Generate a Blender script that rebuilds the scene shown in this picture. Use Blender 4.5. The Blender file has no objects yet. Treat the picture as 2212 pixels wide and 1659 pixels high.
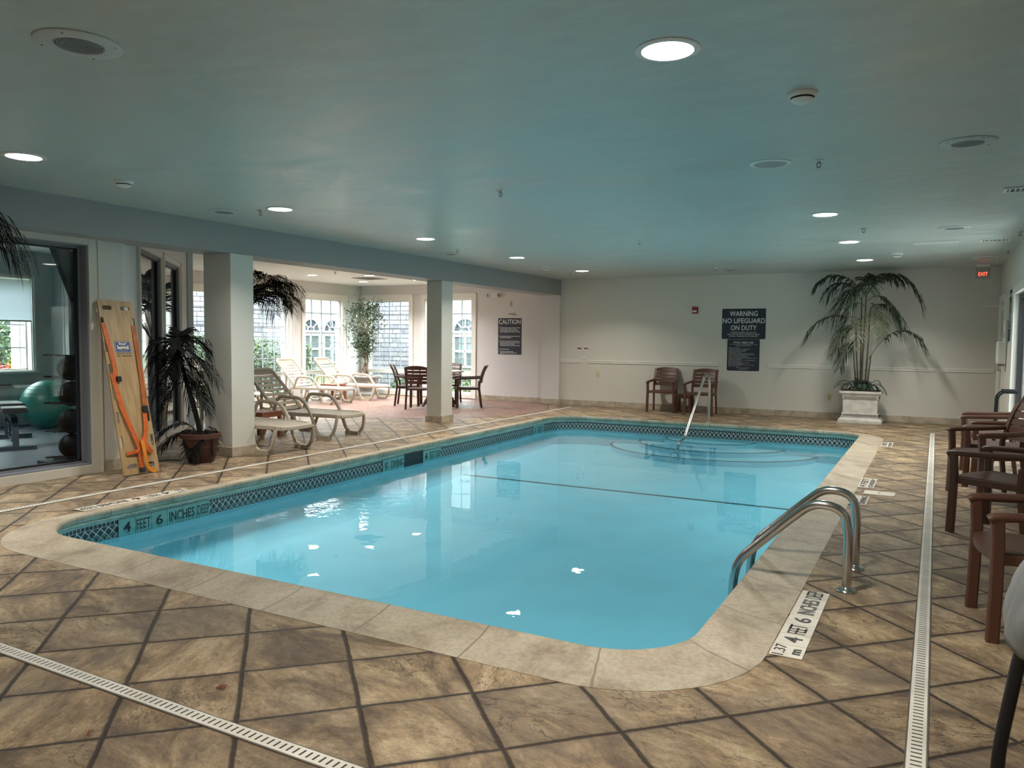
import bpy, bmesh, math, random
from mathutils import Vector, Matrix, geometry
PI = math.pi
SC = bpy.context.scene
COL = SC.collection
random.seed(7)

# ------------------------------------------------------------------ camera, sky, lights, exposure
CAM_H = 1.43
yaw, pitch, roll = -0.49889, -0.05686, 0.00934
f_ = Vector((math.sin(yaw)*math.cos(pitch), math.cos(yaw)*math.cos(pitch), math.sin(pitch)))
r0 = Vector((math.cos(yaw), -math.sin(yaw), 0)); u0 = r0.cross(f_)
r_ = r0*math.cos(roll) + u0*math.sin(roll); u_ = u0*math.cos(roll) - r0*math.sin(roll)
cd = bpy.data.cameras.new('camera'); cam = bpy.data.objects.new('camera', cd); COL.objects.link(cam)
cd.sensor_fit = 'HORIZONTAL'; cd.sensor_width = 36; cd.lens = 1682.66/2212*36
cd.clip_start = 0.05; cd.clip_end = 300
M = Matrix(((r_.x, u_.x, -f_.x, 0), (r_.y, u_.y, -f_.y, 0), (r_.z, u_.z, -f_.z, CAM_H), (0, 0, 0, 1)))
cam.matrix_world = M
SC.camera = cam

w = bpy.data.worlds.new('overcast_sky'); SC.world = w; w.use_nodes = True
nt = w.node_tree; nt.nodes.clear()
wo = nt.nodes.new('ShaderNodeOutputWorld'); bg = nt.nodes.new('ShaderNodeBackground')
tc = nt.nodes.new('ShaderNodeTexCoord'); sx = nt.nodes.new('ShaderNodeSeparateXYZ'); cr = nt.nodes.new('ShaderNodeValToRGB')
cr.color_ramp.elements[0].position = 0.45; cr.color_ramp.elements[0].color = (.55, .58, .6, 1)
cr.color_ramp.elements[1].position = 0.75; cr.color_ramp.elements[1].color = (.93, .97, 1, 1)
mm = nt.nodes.new('ShaderNodeMath'); mm.operation = 'MULTIPLY_ADD'; mm.inputs[1].default_value = .5; mm.inputs[2].default_value = .5
nt.links.new(tc.outputs['Generated'], sx.inputs[0]); nt.links.new(sx.outputs['Z'], mm.inputs[0]); nt.links.new(mm.outputs[0], cr.inputs[0])
nt.links.new(cr.outputs[0], bg.inputs[0]); nt.links.new(bg.outputs[0], wo.inputs[0])
bg.inputs[1].default_value = 15.0
LAMP_W = 34.0
LAMP_COL = (1.0, .93, .83)

def area(name, loc, size, sizey, rot, power, color, portal=False, shape='RECTANGLE', spread=math.radians(132)):
    l = bpy.data.lights.new(name, 'AREA'); l.shape = shape; l.size = size
    if shape == 'RECTANGLE': l.size_y = sizey
    l.energy = power; l.color = color; l.spread = spread
    o = bpy.data.objects.new(name, l); o.location = loc; o.rotation_euler = rot; COL.objects.link(o)
    if portal: l.cycles.is_portal = True
    return o

SC.view_settings.view_transform = 'Standard'; SC.view_settings.look = 'None'
SC.view_settings.gamma = 1; SC.view_settings.use_curve_mapping = False
SC.view_settings.exposure = 0.08
SC.cycles.use_denoising = True
SC.cycles.max_bounces = 10; SC.cycles.diffuse_bounces = 5; SC.cycles.glossy_bounces = 4
SC.cycles.transmission_bounces = 6; SC.cycles.transparent_max_bounces = 16
SC.cycles.sample_clamp_indirect = 30.0
SC.cycles.caustics_reflective = False; SC.cycles.caustics_refractive = False

# ------------------------------------------------------------------ materials
MATS = {}
def N(t, kind, **kw):
    n = t.nodes.new(kind)
    for k, v in kw.items(): setattr(n, k, v)
    return n
def mat(name, col=(.8, .8, .8), rough=.5, metal=0, spec=.5, noise=0, nscale=8, bump=0, bscale=40, emit=None, es=0, col2=None, stretch=(1, 1, 1), sub=0, coat=0):
    if name in MATS: return MATS[name]
    m = bpy.data.materials.new(name); m.use_nodes = True; t = m.node_tree
    b = t.nodes['Principled BSDF']; b.inputs['Roughness'].default_value = rough; b.inputs['Metallic'].default_value = metal
    b.inputs['Base Color'].default_value = (*col, 1); b.inputs['Specular IOR Level'].default_value = spec
    b.inputs['Coat Weight'].default_value = coat
    if noise or bump or col2:
        tcn = N(t, 'ShaderNodeTexCoord'); mp = N(t, 'ShaderNodeMapping'); mp.inputs['Scale'].default_value = stretch
        t.links.new(tcn.outputs['Object'], mp.inputs[0])
    if noise or col2:
        nz = N(t, 'ShaderNodeTexNoise'); nz.inputs['Scale'].default_value = nscale; nz.inputs['Detail'].default_value = 6
        t.links.new(mp.outputs[0], nz.inputs['Vector'])
        rp = N(t, 'ShaderNodeValToRGB'); c2 = col2 or tuple(c*(1-noise) for c in col)
        rp.color_ramp.elements[0].position = .35; rp.color_ramp.elements[0].color = (*c2, 1)
        rp.color_ramp.elements[1].position = .62; rp.color_ramp.elements[1].color = (*col, 1)
        t.links.new(nz.outputs['Fac'], rp.inputs[0]); t.links.new(rp.outputs[0], b.inputs['Base Color'])
    if bump:
        n2 = N(t, 'ShaderNodeTexNoise'); n2.inputs['Scale'].default_value = bscale; n2.inputs['Detail'].default_value = 5
        t.links.new(mp.outputs[0], n2.inputs['Vector'])
        bp = N(t, 'ShaderNodeBump'); bp.inputs['Strength'].default_value = bump; bp.inputs['Distance'].default_value = .01
        t.links.new(n2.outputs['Fac'], bp.inputs['Height']); t.links.new(bp.outputs[0], b.inputs['Normal'])
    if emit: b.inputs['Emission Color'].default_value = (*emit, 1); b.inputs['Emission Strength'].default_value = es
    MATS[name] = m
    return m
def math_(t, op, a, b=None, c=None):
    n = N(t, 'ShaderNodeMath', operation=op)
    for i, v in enumerate((a, b, c)):
        if v is None: continue
        if isinstance(v, (int, float)): n.inputs[i].default_value = v
        else: t.links.new(v, n.inputs[i])
    return n.outputs[0]
def mixc(t, f, a, b, mode='MIX'):
    n = N(t, 'ShaderNodeMix', data_type='RGBA', blend_type=mode)
    for k, v in ((0, f), (6, a), (7, b)):
        if isinstance(v, (int, float)): n.inputs[k].default_value = v
        elif isinstance(v, tuple): n.inputs[k].default_value = (*v, 1)
        else: t.links.new(v, n.inputs[k])
    return n.outputs[2]
def ramp(t, f, stops):
    n = N(t, 'ShaderNodeValToRGB'); e = n.color_ramp.elements
    while len(e) < len(stops): e.new(.5)
    for i, (p, c) in enumerate(stops):
        e[i].position = p; e[i].color = (*c, 1) if isinstance(c, tuple) else (c, c, c, 1)
    t.links.new(f, n.inputs[0]); return n.outputs[0]
def noise_(t, v, sc, det=5, rough=.55, dist=0):
    n = N(t, 'ShaderNodeTexNoise'); n.inputs['Scale'].default_value = sc; n.inputs['Detail'].default_value = det
    n.inputs['Roughness'].default_value = rough; n.inputs['Distortion'].default_value = dist
    t.links.new(v, n.inputs['Vector']); return n.outputs['Fac']

def deck_material():
    m = bpy.data.materials.new('stamped_concrete'); m.use_nodes = True; t = m.node_tree; b = t.nodes['Principled BSDF']
    geo = N(t, 'ShaderNodeTexCoord'); P = geo.outputs['Object']
    s = N(t, 'ShaderNodeSeparateXYZ'); t.links.new(P, s.inputs[0])
    wob = math_(t, 'MULTIPLY', math_(t, 'SUBTRACT', noise_(t, P, 5, 4), .5), .028)
    u = math_(t, 'ADD', math_(t, 'ADD', s.outputs[0], s.outputs[1]), wob)
    v = math_(t, 'ADD', math_(t, 'SUBTRACT', s.outputs[0], s.outputs[1]), wob)
    def joint(c, off):
        q = math_(t, 'DIVIDE', math_(t, 'SUBTRACT', c, off), .638)
        fl = math_(t, 'FLOOR', math_(t, 'ADD', q, .5))
        return math_(t, 'MULTIPLY', math_(t, 'ABSOLUTE', math_(t, 'SUBTRACT', q, fl)), .638), math_(t, 'FLOOR', q)
    du, iu = joint(u, .39); dv, iv = joint(v, -3.60)
    d = math_(t, 'MINIMUM', du, dv)
    cellv = N(t, 'ShaderNodeCombineXYZ'); t.links.new(iu, cellv.inputs[0]); t.links.new(iv, cellv.inputs[1])
    wn = N(t, 'ShaderNodeTexWhiteNoise', noise_dimensions='3D'); t.links.new(cellv.outputs[0], wn.inputs[0])
    # per-slab direction of the slate relief
    off = N(t, 'ShaderNodeVectorMath', operation='SCALE'); t.links.new(wn.outputs['Color'], off.inputs[0]); off.inputs['Scale'].default_value = 20
    vr = N(t, 'ShaderNodeVectorRotate', rotation_type='Z_AXIS'); t.links.new(P, vr.inputs['Vector'])
    ang = math_(t, 'MULTIPLY_ADD', wn.outputs['Value'], 1.3, -.1); t.links.new(ang, vr.inputs['Angle'])
    mp = N(t, 'ShaderNodeMapping'); mp.inputs['Scale'].default_value = (1, 1.9, 1); t.links.new(vr.outputs[0], mp.inputs[0]); 
    ad = N(t, 'ShaderNodeVectorMath', operation='ADD'); t.links.new(mp.outputs[0], ad.inputs[0]); t.links.new(off.outputs[0], ad.inputs[1])
    big = noise_(t, ad.outputs[0], 2.0, 10, .68, 1.1); fine = noise_(t, ad.outputs[0], 17, 10, .78, .5); grain = noise_(t, P, 95, 4, .7)
    rdg = noise_(t, ad.outputs[0], 3.1, 6, .6, 1.6); rid = math_(t, 'ABSOLUTE', math_(t, 'SUBTRACT', rdg, .5)); gate = ramp(t, noise_(t, ad.outputs[0], 1.4, 2), [(.5, 0.), (.6, 1.)])
    crack = math_(t, 'MULTIPLY', ramp(t, rid, [(0., 1.), (.012, 0.)]), gate)
    blot = noise_(t, P, 1.3, 5, .6)
    c1 = ramp(t, big, [(.26, (.07, .048, .035)), (.41, (.21, .145, .09)), (.53, (.43, .315, .19)), (.68, (.66, .53, .36))])
    c2 = ramp(t, fine, [(.34, (.42, .38, .36)), (.48, (.86, .85, .84)), (.66, (1.25, 1.22, 1.15))])
    c = mixc(t, .9, c1, c2, 'MULTIPLY')
    c = mixc(t, .7, c, ramp(t, grain, [(.35, .7), (.65, 1.25)]), 'MULTIPLY')
    c = mixc(t, math_(t, 'MULTIPLY', crack, .75), c, (.05, .035, .028))
    c = mixc(t, math_(t, 'MULTIPLY', ramp(t, blot, [(.4, 0.), (.66, 1.)]), .45), c, (.22, .19, .165))
    c = mixc(t, .55, c, mixc(t, wn.outputs['Value'], (.62, .60, .57), (1.12, 1.05, .95)), 'MULTIPLY')
    # round brick red area in the lounge
    dx = math_(t, 'ADD', s.outputs[0], 9.6); dy = math_(t, 'ADD', s.outputs[1], -13.7)
    rr = math_(t, 'SQRT', math_(t, 'ADD', math_(t, 'MULTIPLY', dx, dx), math_(t, 'MULTIPLY', dy, dy)))
    disc = math_(t, 'LESS_THAN', rr, 2.66)
    red = mixc(t, 1.0, ramp(t, noise_(t, P, 6, 6), [(.3, (.24, .14, .115)), (.7, (.40, .25, .20))]), c2, 'MULTIPLY')
    c = mixc(t, disc, c, red)
    jw = math_(t, 'ADD', .005, math_(t, 'MULTIPLY', noise_(t, P, 22, 3), .011))
    jm = math_(t, 'LESS_THAN', d, jw)
    nod = math_(t, 'SUBTRACT', 1.0, disc)
    jmask = math_(t, 'MULTIPLY', math_(t, 'SUBTRACT', 1.0, ramp(t, math_(t, 'SUBTRACT', d, math_(t, 'MULTIPLY', jw, .5)), [(.0, 0.), (.012, 1.)])), nod)
    ring = math_(t, 'LESS_THAN', math_(t, 'ABSOLUTE', math_(t, 'SUBTRACT', rr, 2.66)), .012)
    jmask = math_(t, 'MAXIMUM', jmask, ring)
    edge = math_(t, 'MULTIPLY', math_(t, 'MULTIPLY', ramp(t, d, [(.0, 1.), (.075, 0.)]), ramp(t, noise_(t, P, 9, 6, .7), [(.35, 0.), (.6, 1.)])), nod)
    c = mixc(t, math_(t, 'MULTIPLY', edge, .6), c, (.085, .06, .045))
    c = mixc(t, math_(t, 'MULTIPLY', jmask, .95), c, (.032, .022, .018))
    t.links.new(c, b.inputs['Base Color'])
    rg = ramp(t, fine, [(.3, .5), (.7, .34)]); t.links.new(rg, b.inputs['Roughness']); b.inputs['Specular IOR Level'].default_value = .42
    h = math_(t, 'SUBTRACT', math_(t, 'ADD', math_(t, 'MULTIPLY', big, 1.1), math_(t, 'MULTIPLY', fine, .5)), math_(t, 'MULTIPLY', crack, .35))
    h = math_(t, 'SUBTRACT', h, math_(t, 'MULTIPLY', jmask, 1.3))
    bp = N(t, 'ShaderNodeBump'); bp.inputs['Strength'].default_value = .7; bp.inputs['Distance'].default_value = .016
    t.links.new(h, bp.inputs['Height']); t.links.new(bp.outputs[0], b.inputs['Normal'])
    return m
DECK = deck_material()

def coping_material():
    m = bpy.data.materials.new('cast_stone_coping'); m.use_nodes = True; t = m.node_tree; b = t.nodes['Principled BSDF']
    tcn = N(t, 'ShaderNodeTexCoord'); P = tcn.outputs['Object']; s = N(t, 'ShaderNodeSeparateXYZ'); t.links.new(tcn.outputs['UV'], s.inputs[0])
    c = ramp(t, noise_(t, P, 3.2, 7, .65, .5), [(.3, (.26, .205, .145)), (.48, (.42, .355, .265)), (.7, (.54, .475, .37))])
    c = mixc(t, .6, c, ramp(t, noise_(t, P, 45, 4), [(.35, .7), (.6, 1.05)]), 'MULTIPLY')
    q = s.outputs[0]; fr = math_(t, 'ABSOLUTE', math_(t, 'SUBTRACT', q, math_(t, 'FLOOR', math_(t, 'ADD', q, .5))))
    j = math_(t, 'LESS_THAN', fr, math_(t, 'ADD', .004, math_(t, 'MULTIPLY', noise_(t, P, 30, 2), .009)))
    c = mixc(t, math_(t, 'MULTIPLY', j, .75), c, (.17, .14, .11))
    t.links.new(c, b.inputs['Base Color']); b.inputs['Roughness'].default_value = .48
    bp = N(t, 'ShaderNodeBump'); bp.inputs['Strength'].default_value = .3; bp.inputs['Distance'].default_value = .006
    t.links.new(math_(t, 'SUBTRACT', noise_(t, P, 30, 6), math_(t, 'MULTIPLY', j, .8)), bp.inputs['Height']); t.links.new(bp.outputs[0], b.inputs['Normal'])
    return m
COPING = coping_material()

def tileband_material():
    # UV: u metres along the wall, v metres up from the bottom of the band
    m = bpy.data.materials.new('waterline_mosaic'); m.use_nodes = True; t = m.node_tree; b = t.nodes['Principled BSDF']
    tcn = N(t, 'ShaderNodeTexCoord'); s = N(t, 'ShaderNodeSeparateXYZ'); t.links.new(tcn.outputs['UV'], s.inputs[0]); U, V = s.outputs[0], s.outputs[1]
    def lines(q, p, wd):
        a = math_(t, 'DIVIDE', q, p); f = math_(t, 'ABSOLUTE', math_(t, 'SUBTRACT', a, math_(t, 'FLOOR', math_(t, 'ADD', a, .5))))
        return math_(t, 'LESS_THAN', math_(t, 'MULTIPLY', f, p), wd)
    dia = math_(t, 'MAXIMUM', lines(math_(t, 'ADD', U, V), .072, .0058), lines(math_(t, 'SUBTRACT', U, V), .072, .0058))
    sq = math_(t, 'MAXIMUM', lines(U, .0375, .0028), lines(V, .0375, .0028))
    low = math_(t, 'LESS_THAN', V, .112)
    ln = math_(t, 'ADD', math_(t, 'MULTIPLY', low, dia), math_(t, 'MULTIPLY', math_(t, 'SUBTRACT', 1., low), sq))
    v = N(t, 'ShaderNodeTexVoronoi'); v.inputs['Scale'].default_value = 30; t.links.new(tcn.outputs['UV'], v.inputs['Vector'])
    base = mixc(t, v.outputs['Distance'], (.018, .022, .028), (.05, .06, .07))
    c = mixc(t, ln, base, (.60, .63, .60)); t.links.new(c, b.inputs['Base Color']); b.inputs['Roughness'].default_value = .25
    return m
MOSAIC = tileband_material()

def schlick(t, r0, normal=None):
    g = N(t, 'ShaderNodeNewGeometry'); d = N(t, 'ShaderNodeVectorMath', operation='DOT_PRODUCT')
    t.links.new(normal or g.outputs['Normal'], d.inputs[0]); t.links.new(g.outputs['Incoming'], d.inputs[1])
    p = math_(t, 'POWER', math_(t, 'SUBTRACT', 1.0, math_(t, 'ABSOLUTE', d.outputs['Value'])), 5.0)
    return math_(t, 'MULTIPLY_ADD', p, 1-r0, r0)
def water_material():
    m = bpy.data.materials.new('pool_water'); m.use_nodes = True; t = m.node_tree; t.nodes.clear()
    o = N(t, 'ShaderNodeOutputMaterial'); tr = N(t, 'ShaderNodeBsdfTransparent'); gl = N(t, 'ShaderNodeBsdfGlossy'); mx = N(t, 'ShaderNodeMixShader')
    tr.inputs[0].default_value = (.66, .925, 1, 1); gl.inputs['Roughness'].default_value = .0
    tcn = N(t, 'ShaderNodeTexCoord'); P = tcn.outputs['Object']
    n1 = noise_(t, P, 1.6, 3, .5, .4); n2 = noise_(t, P, 9, 3, .5)
    # agitated patch below the return inlets
    s = N(t, 'ShaderNodeSeparateXYZ'); t.links.new(P, s.inputs[0])
    d = math_(t, 'SQRT', math_(t, 'ADD', math_(t, 'POWER', math_(t, 'ADD', s.outputs[0], 5.0), 2.0), math_(t, 'POWER', math_(t, 'MULTIPLY', math_(t, 'ADD', s.outputs[1], -5.75), .8), 2.0)))
    patch = ramp(t, d, [(.15, 1.), (.95, 0.)])
    h = math_(t, 'ADD', math_(t, 'MULTIPLY', n1, .55), math_(t, 'MULTIPLY', n2, math_(t, 'ADD', .025, math_(t, 'MULTIPLY', patch, .9))))
    bp = N(t, 'ShaderNodeBump'); bp.inputs['Strength'].default_value = 1.0; bp.inputs['Distance'].default_value = .0045
    t.links.new(h, bp.inputs['Height'])
    t.links.new(bp.outputs[0], gl.inputs['Normal'])
    t.links.new(schlick(t, .02, bp.outputs[0]), mx.inputs[0]); t.links.new(tr.outputs[0], mx.inputs[1]); t.links.new(gl.outputs[0], mx.inputs[2]); t.links.new(mx.outputs[0], o.inputs[0])
    return m
WATER = water_material()
def glass_material(name, tint):
    m = bpy.data.materials.new(name); m.use_nodes = True; t = m.node_tree; t.nodes.clear()
    o = N(t, 'ShaderNodeOutputMaterial'); tr = N(t, 'ShaderNodeBsdfTransparent'); gl = N(t, 'ShaderNodeBsdfGlossy'); mx = N(t, 'ShaderNodeMixShader')
    tr.inputs[0].default_value = (*tint, 1); gl.inputs['Roughness'].default_value = .02
    t.links.new(schlick(t, .03), mx.inputs[0]); t.links.new(tr.outputs[0], mx.inputs[1]); t.links.new(gl.outputs[0], mx.inputs[2]); t.links.new(mx.outputs[0], o.inputs[0])
    return m
GLASS = glass_material('window_glass', (.93, .97, .96))

def ceiling_material():
    m = bpy.data.materials.new('ceiling_paint'); m.use_nodes = True; t = m.node_tree; b = t.nodes['Principled BSDF']
    tcn = N(t, 'ShaderNodeTexCoord'); P = tcn.outputs['Object']
    mp = N(t, 'ShaderNodeMapping'); mp.inputs['Rotation'].default_value = (0, 0, .7); mp.inputs['Scale'].default_value = (1, 2.2, 1); t.links.new(P, mp.inputs[0])
    n = noise_(t, mp.outputs[0], 1.3, 10, .68, .9)
    c = ramp(t, n, [(.28, (.425, .475, .45)), (.5, (.465, .52, .49)), (.68, (.51, .56, .53))])
    sc_ = noise_(t, mp.outputs[0], 2.6, 10, .78, .5); zone = ramp(t, noise_(t, P, .45, 3), [(.42, 0.), (.58, 1.)])
    c = mixc(t, math_(t, 'MULTIPLY', zone, .5), c, mixc(t, ramp(t, sc_, [(.42, 0.), (.66, 1.)]), (.42, .46, .44), (.56, .61, .58)))
    t.links.new(c, b.inputs['Base Color']); b.inputs['Specular IOR Level'].default_value = .5
    t.links.new(ramp(t, n, [(.35, .28), (.62, .46)]), b.inputs['Roughness'])
    bp = N(t, 'ShaderNodeBump'); bp.inputs['Strength'].default_value = .22; bp.inputs['Distance'].default_value = .0035
    t.links.new(math_(t, 'ADD', noise_(t, P, 3, 8, .7), math_(t, 'MULTIPLY', noise_(t, P, 60, 3), .15)), bp.inputs['Height']); t.links.new(bp.outputs[0], b.inputs['Normal'])
    return m
CEIL = ceiling_material()
WALL_SHADED = mat('wall_paint_shaded', (.33, .335, .335), .55)  # wall paint, with the beam's shade put into a darker colour
WALL = mat('wall_paint', (.66, .64, .585), .55, bump=.06, bscale=90)
WALLC = mat('lounge_wall_paint', (.66, .64, .635), .55, bump=.05, bscale=90)
GYMW = mat('gym_wall_paint', (.44, .52, .54), .6)
LCEIL = mat('lounge_ceiling_paint', (.78, .79, .80), .6, bump=.05, bscale=60)
TRIM = mat('cream_trim_paint', (.66, .62, .54), .4)
WTRIM = mat('white_trim_paint', (.80, .78, .74), .4)
BLACK = mat('black_gasket', (.012, .012, .016), .4)
GREYJ = mat('grey_jamb', (.22, .23, .26), .45)
TRAV = mat('travertine_base_tile', (.52, .44, .34), .45, noise=.3, nscale=9)
PLASTER = mat('pool_plaster', (.45, .78, .90), .6, noise=.07, nscale=2)
TEALT = mat('plain_band_tile', (.34, .50, .47), .3, noise=.3, nscale=18)
STEEL = mat('stainless_steel', (.55, .53, .52), .2, 1.0)
WHITEP = mat('white_plastic', (.74, .73, .70), .4)
BROWN = mat('brown_resin', (.118, .050, .032), .42, noise=.12, nscale=20)
BROWN2 = mat('walnut_resin', (.075, .032, .024), .42, noise=.12, nscale=20)
CREAMR = mat('cream_resin', (.50, .43, .35), .45)
BLKM = mat('black_metal', (.02, .02, .024), .35, .3)
RUBBER = mat('black_rubber', (.008, .008, .009), .6, spec=.15)
LEAF = mat('palm_leaf', (.028, .05, .024), .45, col2=(.012, .026, .014), nscale=6)
LEAFL = mat('pale_palm_leaf', (.10, .125, .055), .5, col2=(.025, .04, .02), nscale=6)
CANE = mat('palm_cane', (.10, .09, .045), .55, col2=(.04, .035, .02), nscale=9)
TRUNK = mat('palm_trunk', (.05, .036, .026), .8, bump=.6, bscale=30)
TERRA = mat('terracotta', (.095, .036, .027), .6, noise=.2, nscale=10)
SOIL = mat('potting_soil', (.03, .022, .015), .95)
SIGN = mat('navy_sign', (.022, .025, .042), .45)
SIGNT = mat('sign_lettering', (.72, .73, .74), .5)
INK = mat('black_lettering', (.012, .012, .014), .35)
MTILE = mat('white_marker_tile', (.70, .66, .58), .3, noise=.1, nscale=12)
WTILE = mat('aqua_marker_tile', (.26, .46, .44), .25, noise=.12, nscale=12)

# ------------------------------------------------------------------ mesh helpers
class MB:
    def __init__(s): s.v = []; s.f = []; s.uv = {}
    def add(s, vs, fs):
        o = len(s.v); s.v += [Vector(v) for v in vs]; s.f += [tuple(i+o for i in f) for f in fs]; return s
    def box(s, c, d, rz=0, rot=None):
        R = rot or Matrix.Rotation(rz, 3, 'Z'); c = Vector(c)
        vs = [c + R @ Vector((x*d[0]/2, y*d[1]/2, z*d[2]/2)) for z in (-1, 1) for y in (-1, 1) for x in (-1, 1)]
        return s.add(vs, [(0, 2, 3, 1), (4, 5, 7, 6), (0, 1, 5, 4), (2, 6, 7, 3), (0, 4, 6, 2), (1, 3, 7, 5)])
    def bb(s, a, b): return s.box([(a[i]+b[i])/2 for i in range(3)], [abs(b[i]-a[i]) for i in range(3)])
    def sweep(s, path, prof, up=(0, 0, 1), closed=False, caps=True):
        P = [Vector(p) for p in path]; n = len(P); k = 0; up = Vector(up); vs = []
        for i in range(n):
            a = P[i-1] if (i or closed) else P[i]; b = P[(i+1) % n] if (i < n-1 or closed) else P[i]
            if not closed and i == 0: a = P[0]
            t = (b-a).normalized(); sd = t.cross(up)
            if sd.length < 1e-4: sd = t.cross(Vector((1, 0, 0)))
            sd.normalize(); uu = sd.cross(t).normalized()
            sc = 1.0
            if 0 < i < n-1 or closed:
                t1 = (P[i]-a).normalized(); cs = max(.5, t1.dot(t)); sc = 1/cs
            q = prof(i/(n-1)) if callable(prof) else prof
            k = len(q)
            vs += [P[i] + sd*x*sc + uu*y for x, y in q]
        fs = []
        for i in range(n if closed else n-1):
            j = (i+1) % n
            for m in range(k): fs.append((i*k+m, i*k+(m+1) % k, j*k+(m+1) % k, j*k+m))
        if caps and not closed: fs += [tuple(range(k))[::-1], tuple((n-1)*k+m for m in range(k))]
        return s.add(vs, fs)
    def tube(s, path, r, seg=10, closed=False, r2=None):
        P = [Vector(p) for p in path]; n = len(P); vs = []; fs = []
        t0 = (P[1]-P[0]).normalized(); nrm = t0.orthogonal().normalized()
        for i in range(n):
            a = P[max(i-1, 0)]; b = P[min(i+1, n-1)]
            if closed: a = P[i-1]; b = P[(i+1) % n]
            t = (b-a).normalized(); nrm = (nrm - t*nrm.dot(t)).normalized(); bn = t.cross(nrm)
            rr = r if r2 is None else r+(r2-r)*i/(n-1)
            vs += [P[i] + (nrm*math.cos(2*PI*m/seg)+bn*math.sin(2*PI*m/seg))*rr for m in range(seg)]
        for i in range(n if closed else n-1):
            j = (i+1) % n
            for m in range(seg): fs.append((i*seg+m, i*seg+(m+1) % seg, j*seg+(m+1) % seg, j*seg+m))
        if not closed: fs += [tuple(range(seg))[::-1], tuple((n-1)*seg+m for m in range(seg))]
        return s.add(vs, fs)
    def lathe(s, c, prof, seg=32, sq=None):
        c = Vector(c); k = len(prof); vs = []; fs = []
        for m in range(seg):
            a = 2*PI*m/seg
            for r, z in prof: vs.append(c + Vector((r*math.cos(a), r*math.sin(a), z)))
        for m in range(seg):
            n = (m+1) % seg
            for i in range(k-1):
                fs.append((m*k+i, n*k+i, n*k+i+1, m*k+i+1))
        return s.add(vs, fs)
    def ball(s, c, r, seg=20, rings=12, sc=(1, 1, 1)):
        prof = [(max(1e-4, r*math.sin(PI*i/rings)), -r*math.cos(PI*i/rings)) for i in range(rings+1)]
        o = len(s.v); s.lathe((0, 0, 0), prof, seg)
        for i in range(o, len(s.v)): v = s.v[i]; s.v[i] = Vector((v.x*sc[0]+c[0], v.y*sc[1]+c[1], v.z*sc[2]+c[2]))
        return s
    def prism(s, poly, z0, z1):
        n = len(poly); vs = [(x, y, z0) for x, y in poly]+[(x, y, z1) for x, y in poly]
        fs = [tuple(range(n))[::-1], tuple(range(n, 2*n))]+[(i, (i+1) % n, n+(i+1) % n, n+i) for i in range(n)]
        return s.add(vs, fs)
    def xform(s, m, start=0):
        for i in range(start, len(s.v)): s.v[i] = m @ s.v[i]
        return s
    def build(s, name, m, parent=None, smooth=None, bevel=0, loc=None, rz=0):
        me = bpy.data.meshes.new(name); me.from_pydata([tuple(v) for v in s.v], [], s.f); me.validate(); me.update()
        bm = bmesh.new(); bm.from_mesh(me); bmesh.ops.recalc_face_normals(bm, faces=bm.faces); bm.to_mesh(me); bm.free()
        me.materials.append(m)
        if smooth:
            for p in me.polygons: p.use_smooth = True
            me.set_sharp_from_angle(angle=math.radians(smooth))
        o = bpy.data.objects.new(name, me); COL.objects.link(o)
        if parent: o.parent = parent
        if loc: o.location = loc
        if rz: o.rotation_euler = (0, 0, rz)
        if bevel:
            b = o.modifiers.new('bevel', 'BEVEL'); b.width = bevel; b.segments = 2; b.limit_method = 'ANGLE'; b.angle_limit = .6
        return o
def rect(w_, h_, r=0):
    if not r: return [(-w_/2, -h_/2), (w_/2, -h_/2), (w_/2, h_/2), (-w_/2, h_/2)]
    a = w_/2; b = h_/2
    return [(-a+r, -b), (a-r, -b), (a, -b+r), (a, b-r), (a-r, b), (-a+r, b), (-a, b-r), (-a, -b+r)]
def bez(p, n=10):
    P = [Vector(q) for q in p]; out = []
    for i in range(n+1):
        t = i/n; Q = P[:]
        while len(Q) > 1: Q = [Q[j].lerp(Q[j+1], t) for j in range(len(Q)-1)]
        out.append(Q[0])
    return out
def fillet(pts, rad, n=5):
    P = [Vector(p) for p in pts]; out = [P[0]]
    for i in range(1, len(P)-1):
        r = rad[i-1] if isinstance(rad, (list, tuple)) else rad
        a = (P[i-1]-P[i]); b = (P[i+1]-P[i]); ra = min(r, a.length*.49); rb = min(r, b.length*.49)
        out += bez([P[i]+a.normalized()*ra, P[i], P[i]+b.normalized()*rb], n)
    out.append(P[-1]); return out
def tag(o, label, cat, group=None, kind=None):
    if label: o['label'] = label
    if cat: o['category'] = cat
    if group: o['group'] = group
    if kind: o['kind'] = kind
    return o
def thing(name, label, cat, loc=(0, 0, 0), rz=0, group=None, kind=None):
    o = bpy.data.objects.new(name, None); COL.objects.link(o); o.location = loc; o.rotation_euler = (0, 0, rz); o.empty_display_size = .1
    return tag(o, label, cat, group, kind)
def struct(o): o['kind'] = 'structure'; return o
KIDS = {}
def dup(root, loc, rz=0, label=None, group=None):
    kids = {}
    for o in COL.objects:
        if o.parent: kids.setdefault(o.parent.name, []).append(o)
    def cp(o, par):
        c = o.copy(); COL.objects.link(c)
        if par: c.parent = par
        for k in kids.get(o.name, []): cp(k, c)
        return c
    r = cp(root, None); r.location = loc; r.rotation_euler = (0, 0, rz)
    if label: r['label'] = label
    if group: r['group'] = group
    return r
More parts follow.
